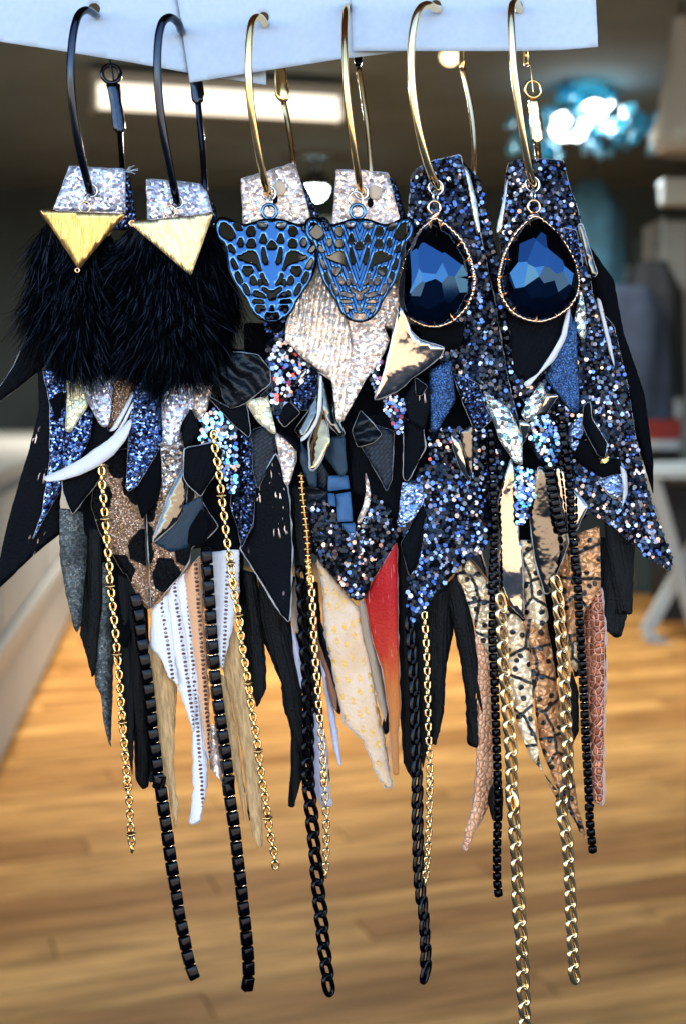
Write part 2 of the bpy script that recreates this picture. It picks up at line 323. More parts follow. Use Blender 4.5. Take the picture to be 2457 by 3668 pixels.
class Sheet: pass
def sheet(parent, name, poly, h, mat, edge='edge_white', thick=.9, rim=3.0, tilt=(0, 0), bow=.6, curl=0.0, wave=.25, rough=1.2, soft=8, res=15, ang=None, holes=(), crease=0.0):
    """A cut piece of leather, card or plate: its own outline, thickness, cut edge and bend."""
    pts = pp(poly) if isinstance(poly, str) else [tuple(q) for q in poly]
    if area(pts) < 0: pts = pts[::-1]
    pts = soften(pts, soft) if soft else pts
    ring = resample(pts, res)
    if rough:
        sd_ = rng.random()*100
        ring = [Vector((q[0]+rough*noise.noise((q[0]*.06, q[1]*.06, sd_)), q[1]+rough*noise.noise((q[0]*.06, q[1]*.06, sd_+9)))) for q in ring]
    a = np.array([(q[0], q[1]) for q in ring]); c = a.mean(0)
    if ang is None:
        ev, vec = np.linalg.eigh(np.cov((a-c).T)); ax = vec[:, 1]
        if ax[1] < 0: ax = -ax
    else: ax = np.array([math.sin(R(ang)), math.cos(R(ang))])
    an = np.array([ax[1], -ax[0]])
    U = max(1, np.abs((a-c)@an).max()); V = max(1, np.abs((a-c)@ax).max())
    sd2 = rng.random()*100
    def hf(x, y):
        u = ((x-c[0])*an[0]+(y-c[1])*an[1])/U; v = ((x-c[0])*ax[0]+(y-c[1])*ax[1])/V
        return h+tilt[0]*u+tilt[1]*v+bow*(1-u*u)+crease*(1-min(1, abs(u+.12*math.sin(v*2.3+sd2))*1.3))+curl*max(0, v)**2+wave*noise.noise((x*.009, y*.006, sd2))
    x0, y0 = a.min(0); x1, y1 = a.max(0)
    gx, gy = np.meshgrid(np.arange(x0, x1, res), np.arange(y0, y1, res*.87)); gx = gx.astype(float); gx[1::2] += res/2
    gx = gx.ravel(); gy = gy.ravel(); hp = [[Vector(q) for q in hh] for hh in holes]
    m = inside(gx, gy, ring)
    m[m] &= edge_dist(gx[m], gy[m], ring) > res*.55
    for hh in hp:
        m[m] &= ~inside(gx[m], gy[m], hh); m[m] &= edge_dist(gx[m], gy[m], hh) > res*.35
    vs = [Vector((q[0], q[1])) for q in ring]; es = [(i, (i+1) % len(ring)) for i in range(len(ring))]; fs = [list(range(len(ring)))]
    for hh in hp:
        k = len(vs); vs += [Vector((q[0], q[1])) for q in hh]; es += [(k+i, k+(i+1) % len(hh)) for i in range(len(hh))]; fs.append([k+i for i in range(len(hh))][::-1])
    vs += [Vector((x, y)) for x, y in zip(gx[m], gy[m])]
    ov, oe, of, *_ = delaunay_2d_cdt(vs, es, [fs[0]], 1, 1e-4)
    if hp:                               # keep only faces outside every hole
        cx = np.array([sum(ov[i][0] for i in f)/len(f) for f in of]); cy = np.array([sum(ov[i][1] for i in f)/len(f) for f in of])
        keep = inside(cx, cy, ring)
        for hh in hp: keep &= ~inside(cx, cy, hh)
        of = [f for f, k in zip(of, keep) if k]
    O = org(parent); n = len(ov); hs = [hf(q[0], q[1]) for q in ov]
    front = [P(q[0], q[1], hh)-O for q, hh in zip(ov, hs)]
    of = [list(f) for f in of]
    # photo rows run downwards: positive area in pixels is clockwise seen by the viewer
    ff = [f if area([ov[i] for i in f]) < 0 else f[::-1] for f in of]
    cnt = {}
    for f in ff:
        for i in range(len(f)): e = (f[i], f[(i+1) % len(f)]); cnt[e] = cnt.get(e, 0)+1
    bnd = [e for e in cnt if (e[1], e[0]) not in cnt]
    off = {}
    for i, j in bnd:
        d = Vector((ov[j][0]-ov[i][0], ov[j][1]-ov[i][1])); nn = Vector((-d.y, d.x)).normalized() if d.length > 0 else Vector((0, 0))
        for k in (i, j): off.setdefault(k, []).append(nn)
    back = []
    for k, (q, hh) in enumerate(zip(ov, hs)):
        o = Vector((0, 0))
        if k in off:
            o = sum(off[k], Vector((0, 0)))
            o = o.normalized()*rim*max(.15, .75+1.1*noise.noise((q[0]*.022, q[1]*.022, sd2))) if o.length > 0 else o
        back.append(P(q[0]+o.x, q[1]+o.y, hh-thick)-O)
    faces = ff+[[n+i for i in f[::-1]] for f in ff]+[[j, i, n+i, n+j] for i, j in bnd]
    fm = [0]*len(ff)+[1]*len(ff)+[1]*len(bnd)
    uvs = [(((q[0]-c[0])*an[0]+(q[1]-c[1])*an[1])*KPX*100, ((q[0]-c[0])*ax[0]+(q[1]-c[1])*ax[1])*KPX*100) for q in ov]
    me = mesh_from(name, front+back, faces, [True]*(2*len(ff))+[False]*len(bnd), fm, uvs*2)
    o = link(name, me, parent, (mat, edge))
    s = Sheet(); s.o = o; s.ring = ring; s.h = hf; s.O = O; s.rim = off
    return s
def glitter(s, pal, size=15, pack=.80, tiltsd=14, lift=.15, keep=1.0):
    """Loose hexagonal flakes bonded on a sheet, each at its own angle."""
    size = size*1.06; a = np.array([(q[0], q[1]) for q in s.ring]); x0, y0 = a.min(0); x1, y1 = a.max(0); st = size*pack
    gx, gy = np.meshgrid(np.arange(x0, x1, st), np.arange(y0, y1, st*.87)); gx = gx.astype(float); gx[1::2] += st/2
    gx = gx.ravel(); gy = gy.ravel(); r_ = np.random.RandomState(rng.randint(0, 10**6))
    gx = gx+r_.normal(0, st*.16, len(gx)); gy = gy+r_.normal(0, st*.16, len(gy))
    m = inside(gx, gy, s.ring); gx = gx[m]; gy = gy[m]
    vs, fs, fm = [], [], []; names = list(pal); wts = np.cumsum([pal[k] for k in names]); wts = wts/wts[-1]
    for x, y in zip(gx, gy):
        if keep < 1 and rng.random() > keep: continue
        hh = s.h(x, y)+lift+rng.random()*.16; ct = P(x, y, hh)-s.O; g = 6
        gxv = (s.h(x+g, y)-s.h(x-g, y))/(2*g*KPX*1e3); gyv = (s.h(x, y+g)-s.h(x, y-g))/(2*g*KPX*1e3)
        c1 = 16*noise.noise((x*.014, y*.014, 5.0)); c2 = 6+18*noise.noise((x*.014, y*.014, 25.0)); sg = tiltsd*(.5 if rng.random() < .6 else 1.4)
        nr = Vector((-gxv+math.tan(R(c1+rng.gauss(0, sg))), -1, gyv+math.tan(R(c2+rng.gauss(0, sg))))).normalized()
        e1 = nr.cross(Vector((0, 0, 1))).normalized(); e2 = nr.cross(e1); rr = size*.5*KPX*(rng.uniform(.55, 1.0) if rng.random() < .55 else rng.uniform(.95, 1.15)); a0 = rng.random()*1.05; k = len(vs)
        for i in range(6):
            t = a0+i*math.pi/3; vs.append(ct+e1*(rr*math.cos(t))+e2*(rr*math.sin(t)))
        f = [k+i for i in range(6)]
        fs.append(f); fm.append(int(np.searchsorted(wts, rng.random())))
    me = mesh_from('glitter_flakes', vs, fs, False, fm); o = link('glitter_flakes', me, s.o, names); o['kind'] = 'stuff'
    return o
PAL_BLACK = {'flake_black': .64, 'flake_smoke': .20, 'flake_silver': .04, 'flake_blue': .12}
PAL_NIGHT = {'flake_black': .58, 'flake_smoke': .16, 'flake_silver': .07, 'flake_pink': .09, 'flake_blue': .10}
PAL_MULTI = {'flake_black': .34, 'flake_silver': .22, 'flake_pink': .14, 'flake_red': .07, 'flake_blue': .13, 'flake_white': .10}
PAL_ICE = {'flake_silver': .35, 'flake_aqua': .25, 'flake_blue': .2, 'flake_white': .1, 'flake_black': .1}
PAL_HEART = {'flake_black': .66, 'flake_smoke': .16, 'flake_silver': .12, 'flake_pink': .08, 'flake_red': .02, 'flake_blue': .06}

def spline(pts, n):                      # Catmull-Rom through 3-D points
    p = [pts[0]*2-pts[1]]+list(pts)+[pts[-1]*2-pts[-2]]; out = []
    for i in range(1, len(p)-2):
        a, b_, c, d = p[i-1], p[i], p[i+1], p[i+2]
        for j in range(n):
            t = j/n; out.append(.5*((2*b_)+(c-a)*t+(2*a-5*b_+4*c-d)*t*t+(3*b_-3*c+d-a)*t**3))
    out.append(pts[-1].copy()); return out
def tube_mesh(name, pts, rad, seg=12, closed=False, cap=True):
    n = len(pts); rr = rad if isinstance(rad, (list, tuple)) else [rad]*n; vs, fs = [], []; up = None
    for i in range(n):
        t = (pts[(i+1) % n]-pts[i-1]) if closed else (pts[min(n-1, i+1)]-pts[max(0, i-1)])
        t = t.normalized()
        if up is None: up = t.orthogonal().normalized()
        up = (up-t*up.dot(t)).normalized(); s_ = t.cross(up)
        for j in range(seg): q = 2*math.pi*j/seg; vs.append(pts[i]+up*(rr[i]*math.cos(q))+s_*(rr[i]*math.sin(q)))
    for i in range(n if closed else n-1):
        for j in range(seg): a = i*seg; b_ = ((i+1) % n)*seg; fs.append([a+j, a+(j+1) % seg, b_+(j+1) % seg, b_+j])
    if cap and not closed: fs += [list(range(seg))[::-1], [(n-1)*seg+j for j in range(seg)]]
    return mesh_from(name, vs, fs)
def wire(parent, name, pts3, rad, mat, seg=12, closed=False, sub=6):
    O = org(parent); p = [q-O for q in pts3]; p = spline(p, sub) if sub > 1 else p
    return link(name, tube_mesh(name, p, rad, seg, closed), parent, (mat,))
def oval(L, W, n=22, sq=2.0):             # superellipse loop in the xz plane
    out = []
    for i in range(n):
        t = 2*math.pi*i/n; c, s_ = math.cos(t), math.sin(t); out.append(Vector((math.copysign(abs(c)**(2/sq), c)*W/2, 0, math.copysign(abs(s_)**(2/sq), s_)*L/2)))
    return out
LINKS = {}
def link_mesh(kind, L, W, r):
    key = (kind, round(L*1e6), round(W*1e6), round(r*1e6))
    if key in LINKS: return LINKS[key]
    if kind in ('oval', 'curb'): me = tube_mesh('link', oval(L-2*r, W-2*r, 20, 2.4), r, 8, True)
    elif kind == 'square': me = tube_mesh('link', oval(L-2*r, W-2*r, 20, 6.0), r, 6, True)
    elif kind in ('block', 'bead'):
        bm = bmesh.new(); bmesh.ops.create_cube(bm, size=1.0)
        if kind == 'block':
            bmesh.ops.scale(bm, vec=(W, W*.82, L), verts=bm.verts); bmesh.ops.bevel(bm, geom=bm.edges[:], offset=r, segments=3, affect='EDGES', profile=.5)
        else:
            bmesh.ops.scale(bm, vec=(W, W, L), verts=bm.verts); bmesh.ops.bevel(bm, geom=bm.edges[:], offset=min(L, W)*.36, segments=3, affect='EDGES')
        me = bpy.data.meshes.new('link'); bm.to_mesh(me); bm.free()
        if True: me.polygons.foreach_set('use_smooth', [True]*len(me.polygons))
    LINKS[key] = me; return me
def chain(parent, name, path, h, kind, pitch, L, W, r, mat, rot=(0, 90), tip=None, bead=None, skew=0.0, lname='link'):
    """A chain laid along a path, link by link. h: (top, bottom) millimetres."""
    pts = pp(path); q = [Vector((x, y, 0)) for x, y in pts]; q = spline(q, 8)
    cum = [0]
    for i in range(1, len(q)): cum.append(cum[-1]+(q[i]-q[i-1]).length)
    tot = cum[-1]; n = max(1, int(tot/pitch)); O = org(parent)
    c = bpy.data.objects.new(name, None); col.objects.link(c); c.parent = parent; c.empty_display_size = .005
    def at(s_):
        s_ = min(max(s_, 0), tot); i = min(max(int(np.searchsorted(cum, s_)), 1), len(q)-1); t = (s_-cum[i-1])/max(1e-9, cum[i]-cum[i-1])
        v = q[i-1].lerp(q[i], t); return P(v.x, v.y, h[0]+(h[1]-h[0])*s_/tot)
    me = link_mesh(kind, L*KPX, W*KPX, r*KPX)
    if not me.materials: me.materials.append(MATS[mat])
    elif me.materials[0] != MATS[mat]:
        me = me.copy(); me.materials[0] = MATS[mat]
        LINKS[(kind, mat, L, W)] = me
    bme = None
    if bead:
        bme = link_mesh('bead', bead[1]*KPX, bead[2]*KPX, 0)
        if not bme.materials: bme.materials.append(MATS[mat])
    for k in range(n):
        s_ = (k+.5)*pitch; a = at(s_-pitch*.4); d = at(s_+pitch*.4); z = (a-d).normalized(); y = Vector((0, 1, 0)); x = y.cross(z).normalized(); y = z.cross(x)
        m = Matrix((x, y, z)).transposed().to_4x4()
        isb = bead and k % bead[0] == bead[0]-1
        rz = rot[k % len(rot)]+rng.uniform(-7, 7)
        if isb: o = link('bead', bme, c)
        else: o = link(lname, me, c)
        loc = at(s_)-O
        o.matrix_local = Matrix.Translation(loc) @ m @ Matrix.Rotation(R(rz), 4, 'Z') @ Matrix.Rotation(R(skew), 4, 'Y')
    return c
def ring(parent, name, center, r, wr, h, mat, turn=0.0, lean=0.0, squash=1.0):
    x, y = pp(center)[0]; O = org(parent); o = oval(2*r*KPX, 2*r*squash*KPX, 26)
    m = Matrix.Rotation(R(turn), 3, 'Z') @ Matrix.Rotation(R(lean), 3, 'Y'); ct = P(x, y, h)-O
    return link(name, tube_mesh(name, [ct+m @ v for v in o], wr*KPX, 10, True), parent, (mat,))
def box(name, lo, hi, mat, parent=None, bev=0.0, O=None):
    bm = bmesh.new(); bmesh.ops.create_cube(bm, size=1.0)
    lo = Vector(lo); hi = Vector(hi); O = Vector(O) if O is not None else Vector((0, 0, 0))
    bmesh.ops.scale(bm, vec=hi-lo, verts=bm.verts); bmesh.ops.translate(bm, vec=(lo+hi)/2-O, verts=bm.verts)
    if bev: bmesh.ops.bevel(bm, geom=bm.edges[:], offset=bev, segments=2, affect='EDGES')
    me = bpy.data.meshes.new(name); bm.to_mesh(me); bm.free(); return link(name, me, parent, (mat,))
def struct(o): o['kind'] = 'structure'; return o

# ------------------------------------------------------------------ the shop behind: materials
def plain(name, c, rough=.6, nz=30, amt=.12):
    b = NB(name); n = b.noise(b.gen(), nz, 4); b.bs(Base_Color=b.mix(b.ramp(n.outputs['Fac'], [(.3, 0.0), (.7, 1.0)]), tuple(x*(1-amt) for x in c), tuple(min(1, x*(1+amt)) for x in c)), Roughness=rough)
plain('ceiling_paint', (.12, .155, .165), .9, 3, .15); plain('wall_paint', (.028, .04, .043), .8, 2, .3); plain('white_laminate', (.33, .35, .35), .5, 4, .05)
plain('grey_laminate', (.20, .195, .18), .5, 4, .06); plain('dark_ground', (.05, .05, .052), .8, 40, .25); plain('pavement_stone', (.52, .38, .26), .85, .8, .12); plain('navy_cloth', (.012, .018, .035), .9, 8, .4)
plain('teal_cloth', (.012, .05, .075), .9, 8, .4); plain('red_cloth', (.32, .04, .035), .9, 8, .3); plain('pale_cloth', (.5, .54, .58), .9, 8, .1); plain('black_cloth', (.012, .012, .014), .9, 8, .3)
plain('pine_shelf', (.36, .24, .14), .6, 6, .2); plain('post_paint', (.05, .075, .075), .5, 6, .1); plain('fixture_white', (.32, .33, .32), .4, 6, .04); plain('dark_plastic', (.02, .02, .02), .5, 6, .1)
def glow(name, c, s):
    b = NB(name); b.bs(Base_Color=(.8, .8, .8), Emission_Color=(*c, 1), Emission_Strength=s)
glow('tube_light', (1, .90, .72), .30); glow('bulb_light', (.92, .98, 1), 2.6); glow('spot_light', (.85, 1, .97), 5.0); glow('warm_bulb', (1, .72, .36), 1.6)
b = NB('teal_glass'); tr = b.n('BsdfTransparent', i_Color=(.55, .88, .96)); tl = b.n('BsdfTranslucent', i_Color=(.03, .20, .28)); mx = b.n('MixShader', i_0=.3); b.t.links.new(tr.outputs[0], mx.inputs[1]); b.t.links.new(tl.outputs[0], mx.inputs[2])
mx2 = b.n('MixShader', i_0=.12); b.t.links.new(mx.outputs[0], mx2.inputs[1]); b.bs(Base_Color=(.1, .4, .5), Roughness=.15); b.t.links.new(b.b.outputs[0], mx2.inputs[2]); b.t.links.new(mx2.outputs[0], b.t.nodes['Material Output'].inputs[0])
b = NB('teal_glow_drop'); tl = b.n('BsdfTranslucent', i_Color=(.16, .62, .80)); gl = b.n('BsdfGlossy', i_Color=(.6, .85, .95), i_Roughness=.2); mx = b.n('MixShader', i_0=.25); b.t.links.new(tl.outputs[0], mx.inputs[1]); b.t.links.new(gl.outputs[0], mx.inputs[2]); b.t.links.new(mx.outputs[0], b.t.nodes['Material Output'].inputs[0])
b = NB('oak_plank'); oi = b.n('ObjectInfo').outputs['Random']; g = b.gen()
g2 = b.n('VectorMath', operation='ADD'); b.set(g2.inputs[0], g); b.set(g2.inputs[1], b.n('CombineXYZ', i_0=b.math('MULTIPLY', oi, 37.0), i_1=b.math('MULTIPLY', oi, 11.0)).outputs[0])
n1 = b.noise(b.mapv(g2.outputs[0], (.9, 9, 1)), 2.2, 6, .6, .6).outputs['Fac']; n2 = b.noise(b.mapv(g2.outputs[0], (3, 60, 1)), 2.0, 4).outputs['Fac']
base = b.mix(oi, (.50, .235, .068), (.95, .52, .165)); c = b.mix(b.ramp(n1, [(.38, 0.0), (.60, 1.0)]), b.mix(.62, base, (.14, .055, .012)), base)
b.bs(Base_Color=b.mix(b.ramp(n2, [(.4, .35), (.6, 0.0)]), c, (.12, .055, .02)), Roughness=.6, Specular_IOR_Level=.08, Normal=b.bump(n2, .2, .001))

# ------------------------------------------------------------------ setting
FD = 9.6                                   # depth of the shop
ground = struct(link('pavement', mesh_from('pavement', [(-60, -80, -.02), (60, -80, -.02), (60, .35, -.02), (-60, .35, -.02)], [[0, 1, 2, 3]], False), None, ('pavement_stone',)))
struct(link('added_dark_ground', mesh_from('added_dark_ground', [(-60, -4.2, -.014), (60, -4.2, -.014), (60, .35, -.014), (-60, .35, -.014)], [[0, 1, 2, 3]], False), None, ('dark_ground',)))  # unseen dark sheet added over the pavement to darken reflections from below
floor = bpy.data.objects.new('floor', None); col.objects.link(floor); floor.location = (0, 0, 0); struct(floor)
sub = link('underlay', mesh_from('underlay', [(-5, .35, -.014), (5, .35, -.014), (5, FD, -.014), (-5, FD, -.014)], [[0, 1, 2, 3]], False), floor, ('dark_plastic',))
PA = R(19.0); PW, PLn = .135, 1.9
pm = None
bmq = bmesh.new(); bmesh.ops.create_cube(bmq, size=1.0); bmesh.ops.scale(bmq, vec=(PLn-.003, PW-.003, .012), verts=bmq.verts); bmesh.ops.translate(bmq, vec=(0, 0, -.006), verts=bmq.verts)
bmesh.ops.bevel(bmq, geom=[e for e in bmq.edges if all(v.co.z > -.001 for v in e.verts)], offset=.0015, segments=1, affect='EDGES'); pm = bpy.data.meshes.new('plank'); bmq.to_mesh(pm); bmq.free(); pm.materials.append(MATS['oak_plank'])
ca, sa = math.cos(PA), math.sin(PA); cands = []
for i in range(-20, 90):
    for j in range(-5, 6):
        u = j*PLn+((i*.618) % 1)*PLn; v = i*PW; x = u*ca-v*sa; y = 1.3+u*sa+v*ca
        if y < .9 or y > FD-.05 or abs(x) > .75+.50*y: continue
        cands.append((y, x))
cands.sort()
for k, (y, x) in enumerate(cands[:300]):
    o = link('plank', pm, floor); o.location = (x, y, rng.uniform(-.0006, .0006)); o.rotation_euler = (0, 0, PA)
rest = cands[300:]
if rest:
    vs, fs = [], []
    for y, x in rest:
        k = len(vs)
        for du, dv in ((-.5, -.5), (.5, -.5), (.5, .5), (-.5, .5)):
            uu = du*(PLn-.003); vv = dv*(PW-.003); vs.append((x+uu*ca-vv*sa, y+uu*sa+vv*ca, 0))
        fs.append([k, k+1, k+2, k+3])
    o = link('far_planks', mesh_from('far_planks', vs, fs, False), floor, ('oak_plank',)); o['kind'] = 'stuff'
plain('brick_red_board', (.10, .040, .030), .7, 4, .2)
struct(box('ceiling', (-5, .6, 2.85), (5, FD, 3.05), 'ceiling_paint'))
struct(box('porch_roof', (-7, -1.25, 2.80), (7, .598, 3.05), 'brick_red_board'))
struct(box('wall_back', (-5, FD, -.014), (5, FD+.15, 3.05), 'wall_paint'))
struct(box('wall_left', (-5.15, .6, -.014), (-5, FD, 3.05), 'grey_laminate')); struct(box('wall_right', (5, .6, -.014), (5.15, FD, 3.05), 'grey_laminate'))

# ------------------------------------------------------------------ things in the shop
def lamp(name, loc, e, c, size, parent, sy=None):
    d = bpy.data.lights.new(name, 'AREA'); d.energy = e; d.color = c; d.size = size
    if sy: d.shape = 'RECTANGLE'; d.size_y = sy
    o = bpy.data.objects.new(name, d); col.objects.link(o); o.parent = parent; o.location = loc; return o
def batten(w0, w1, d0, d1, label, e):       # ceiling batten with a glowing diffuser
    a = far(*w0, d0); c = far(*w1, d1); ct = (a+c)/2; t = thing('ceiling_light', label, 'light', ct+Vector((0, 0, .12)))
    L = (c-a).length; ang = math.atan2(c.y-a.y, c.x-a.x); O = Vector(t.location)
    t.rotation_euler = (0, 0, ang)
    box('housing', (-L/2, -.085, -.03), (L/2, .085, .02), 'fixture_white', t, .008)
    for s_ in (-1, 1): box('end_cap', (s_*L/2-.012 if s_ > 0 else -L/2-.012, -.09, -.15), (s_*L/2+.012 if s_ > 0 else -L/2+.012, .09, .022), 'fixture_white', t, .005)
    for s_ in (-1, 1):
        p = [Vector((-L/2+.02+i*(L-.04)/8, -.05+.02*s_, -.085+.036*s_)) for i in range(9)]; link('tube', tube_mesh('tube', p, .034, 16), t, ('tube_light',))
    box('reflector', (-L/2, -.02, -.135), (L/2, .07, -.031), 'fixture_white', t, .002)
    lamp('tube_glow', (0, 0, -.16), e, (1, .91, .78), L*.95, t, .15)
    box('stem', (-.02, -.02, .02), (.02, .02, 2.85-O.z), 'dark_plastic', t)
    return t
batten((215, 268), (775, 240), 6.2, 6.5, 'glowing white fluorescent batten on the ceiling behind the black hoops', 36)

def lathe(prof, seg=28):
    vs, fs = [], []
    for r_, z in prof:
        for j in range(seg): q = 2*math.pi*j/seg; vs.append((r_*math.cos(q), r_*math.sin(q), z))
    for i in range(len(prof)-1):
        for j in range(seg): fs.append([i*seg+j, i*seg+(j+1) % seg, (i+1)*seg+(j+1) % seg, (i+1)*seg+j])
    return vs, fs
ct = far(1335, 262, 6.6); t = thing('pendant_lamp', 'pendant lamp with teal glass shade and bright white bulbs beyond the last gold hoop', 'lamp', ct)
v, f = lathe([(.03, .16), (.05, .155), (.10, .13), (.15, .08), (.16, .06), (.155, .06), (.14, .075), (.095, .12), (.03, .15)]); link('shade', mesh_from('shade', v, f), t, ('teal_glass',))
for dx, dz, rr in ((-.11, -.04, .07), (.04, .02, .07), (.13, .01, .07), (-.05, -.06, .05)):
    bm = bmesh.new(); bmesh.ops.create_uvsphere(bm, u_segments=16, v_segments=10, radius=rr); me = bpy.data.meshes.new('bulb'); bm.to_mesh(me); bm.free()
    o = link('bulb', me, t, ('bulb_light',)); o.location = (dx, -.05, dz-.03)
dm = bmesh.new(); bmesh.ops.create_icosphere(dm, subdivisions=1, radius=.034); bmesh.ops.scale(dm, vec=(.8, .8, 1.5), verts=dm.verts); dme = bpy.data.meshes.new('glow_drop'); dm.to_mesh(dme); dm.free(); dme.materials.append(MATS['teal_glow_drop'])
for k in range(90):  # drops added to imitate the soft teal glow around the bulbs
    q = rng.random()*2*math.pi; rr = .10+.33*rng.random()**.8; o = link('glow_drop', dme, t); o.location = (rr*math.cos(q), rr*.6*math.sin(q)-.05, -.02-.17*rng.random()+.12*(rr < .22)); o.rotation_euler = (rng.random(), rng.random(), rng.random()*3)
link('cord', tube_mesh('cord', [Vector((0, 0, .2)), Vector((0, 0, .5)), Vector((0, 0, 2.85-ct.z))], .008, 8), t, ('dark_plastic',))
lamp('bulb_glow', (0, 0, -.25), 9, (.85, .97, 1), .3, t)
def spot(w, d, rr, label, mat):
    c = far(*w, d); t = thing('ceiling_spot', label, 'light', c)
    bm = bmesh.new(); bmesh.ops.create_uvsphere(bm, u_segments=16, v_segments=10, radius=rr); me = bpy.data.meshes.new('bulb'); bm.to_mesh(me); bm.free(); link('bulb', me, t, (mat,))
    v, f = lathe([(rr*.5, rr*1.6), (rr*1.0, rr*.9), (rr*1.15, rr*.1), (rr*1.05, rr*.1), (rr*.9, rr*.8), (rr*.4, rr*1.5)]); link('reflector', mesh_from('reflector', v, f), t, ('dark_plastic',))
    link('stem', tube_mesh('stem', [Vector((0, 0, rr*1.5)), Vector((0, 0, 1.0*(2.85-c.z)/2)), Vector((0, 0, 2.85-c.z))], .012, 8), t, ('dark_plastic',))
spot((722, 432), 8.6, .075, 'small round white spotlight seen between the two middle silver tabs', 'spot_light')
spot((1028, 128), 5.6, .035, 'tiny warm bulb just under the right card', 'warm_bulb')
c = far(735, 492, 9.0); t = thing('wall_cabinet', 'white cabinet on the far wall, seen between the leopard charms’ tabs', 'cabinet', (c.x, FD-.25, c.z-.3))
box('body', (-.14, -.12, 0), (.14, .24, .36), 'white_laminate', t, .01); box('door', (-.135, -.14, .01), (.135, -.122, .35), 'fixture_white', t, .004)

# white counter on the left
a = far(-30, 1880, 1.3*3001/980); e = far(170, 1435, 1.3*3001/535); a.z = 0; e.z = 0; dv = (e-a).normalized(); a2 = a-dv*1.2; e2 = e+dv*1.0; L = (e2-a2).length; ang = math.atan2(dv.y, dv.x)
t = thing('shop_counter', 'long white shop counter along the left edge', 'counter', a2); t.rotation_euler = (0, 0, ang)
box('plinth', (.0, .05, 0), (L, .60, .10), 'grey_laminate', t); box('body', (0, .0, .10), (L, .60, 1.02), 'white_laminate', t, .004)
box('countertop', (-.02, -.05, 1.02), (L+.02, .66, 1.07), 'fixture_white', t, .006); box('ledge', (0, -.03, .42), (L, -.002, .50), 'fixture_white', t, .005)
for k in range(4): box('front_panel', (L*k/4+.02, -.016, .53), (L*(k+1)/4-.02, -.002, .98), 'white_laminate', t, .003)

# right side: cabinet, shelves of folded clothes, post, garments, X-legged table, lamp shade
def at3(wx, wy, d): return far(wx, wy, d)
c0 = at3(1519, 1130, 7.9); c1 = at3(1519, 505, 7.9)
t = thing('display_cabinet', 'pale grey display cabinet at the right edge', 'cabinet', (c0.x, c0.y, 0))
box('body', (0, 0, .62), (1.1, .5, c1.z), 'grey_laminate', t, .006); box('side_panel', (-.02, -.01, .60), (-.002, .51, c1.z+.02), 'white_laminate', t, .003); box('plinth', (.03, .03, 0), (1.07, .47, .62), 'black_cloth', t)
c0 = at3(1482, 1068, 7.7); t = thing('wall_shelf', 'pine shelf beside the grey cabinet', 'shelf', (c0.x-.05, c0.y, c0.z)); box('board', (0, 0, -.03), (.30, .35, 0), 'pine_shelf', t, .003); box('bracket', (.13, .02, -.12), (.16, .33, -.031), 'dark_plastic', t)
zz = c0.z
for nm, mt, hh, lab in (('folded_cloth', 'black_cloth', .10, 'black folded cloth at the bottom of the small shelf stack'), ('folded_cloth', 'pale_cloth', .06, 'pale folded cloth just under the red one'), ('folded_cloth', 'red_cloth', .13, 'red folded cloth on the small shelf'), ('folded_cloth', 'pale_cloth', .11, 'pale blue folded cloth on top of the small stack')):
    o = box(nm, (-.115, .03, 0), (.115, .30, hh-.004), mt, None, .02); o.location = (c0.x+.09, c0.y, zz); tag(o, lab, 'cloth', 'folded clothes on the shelf'); zz += hh
def garment(wx, wy, d, w, hgt, mat, label):
    c = at3(wx, wy, d); t = thing('hanging_garment', label, 'garment', (c.x, c.y, c.z-hgt), 'garments hanging on the right')
    n, mrows = 28, 14; vs, fs = [], []
    for i in range(mrows):
        z = hgt*(1-i/(mrows-1)); ww = w*(.55+.45*min(1, i/3))*(1+.08*i/mrows)
        for j in range(n):
            q = 2*math.pi*j/n; rr = 1+.10*math.sin(5*q+i*.2); vs.append((ww/2*math.cos(q)*rr, .12*math.sin(q)*rr, z))
    for i in range(mrows-1):
        for j in range(n): fs.append([i*n+j, (i+1)*n+j, (i+1)*n+(j+1) % n, i*n+(j+1) % n])
    fs.append(list(range(n))); link('cloth', mesh_from('cloth', vs, fs), t, (mat,))
    link('hanger', tube_mesh('hanger', [Vector((0, 0, hgt-.01)), Vector((0, 0, hgt+.05)), Vector((.02, 0, hgt+.10)), Vector((0, 0, hgt+.12))], .006, 8), t, ('dark_plastic',))
garment(1430, 655, 7.4, .46, .75, 'navy_cloth', 'dark navy garment hanging left of the grey cabinet'); garment(1488, 600, 7.6, .34, .78, 'black_cloth', 'black garment hanging beside the navy one'); garment(1350, 420, 7.6, .36, .85, 'teal_cloth', 'dark teal garment hanging behind the rightmost earring')
c = at3(1468, 545, 8.6); t = thing('metal_post', 'grey-green painted post behind the hanging garments', 'post', (c.x, c.y, 0)); box('shaft', (-.06, -.06, .02), (.06, .06, at3(1468, 545, 8.6).z), 'post_paint', t, .01); box('base', (-.1, -.1, 0), (.1, .1, .02), 'post_paint', t, .004); box('rail', (-.75, -.02, 1.98), (-.061, .02, 2.02), 'post_paint', t, .004)
c = at3(1556, 250, 5.2); t = thing('lamp_shade', 'white tapered lamp shade at the upper right edge', 'lamp', c)
v, f = lathe([(.035, .36), (.09, -.02), (.125, -.10), (.10, -.17), (.06, -.185), (.09, -.10), (.03, .35)]); link('shade', mesh_from('shade', v, f), t, ('fixture_white',)); link('stem', tube_mesh('stem', [Vector((0, 0, .3)), Vector((0, 0, .6)), Vector((0, 0, 2.85-c.z))], .01, 8), t, ('dark_plastic',))
c = at3(1560, 442, 6.0); t = thing('shelf_light', 'pale green glowing strip light above the grey cabinet', 'light', c); box('housing', (-.09, 0, .035), (.4, .12, .07), 'fixture_white', t, .006); box('diffuser', (-.09, -.01, -.05), (.4, .1, .034), 'fixture_white', t, .01)
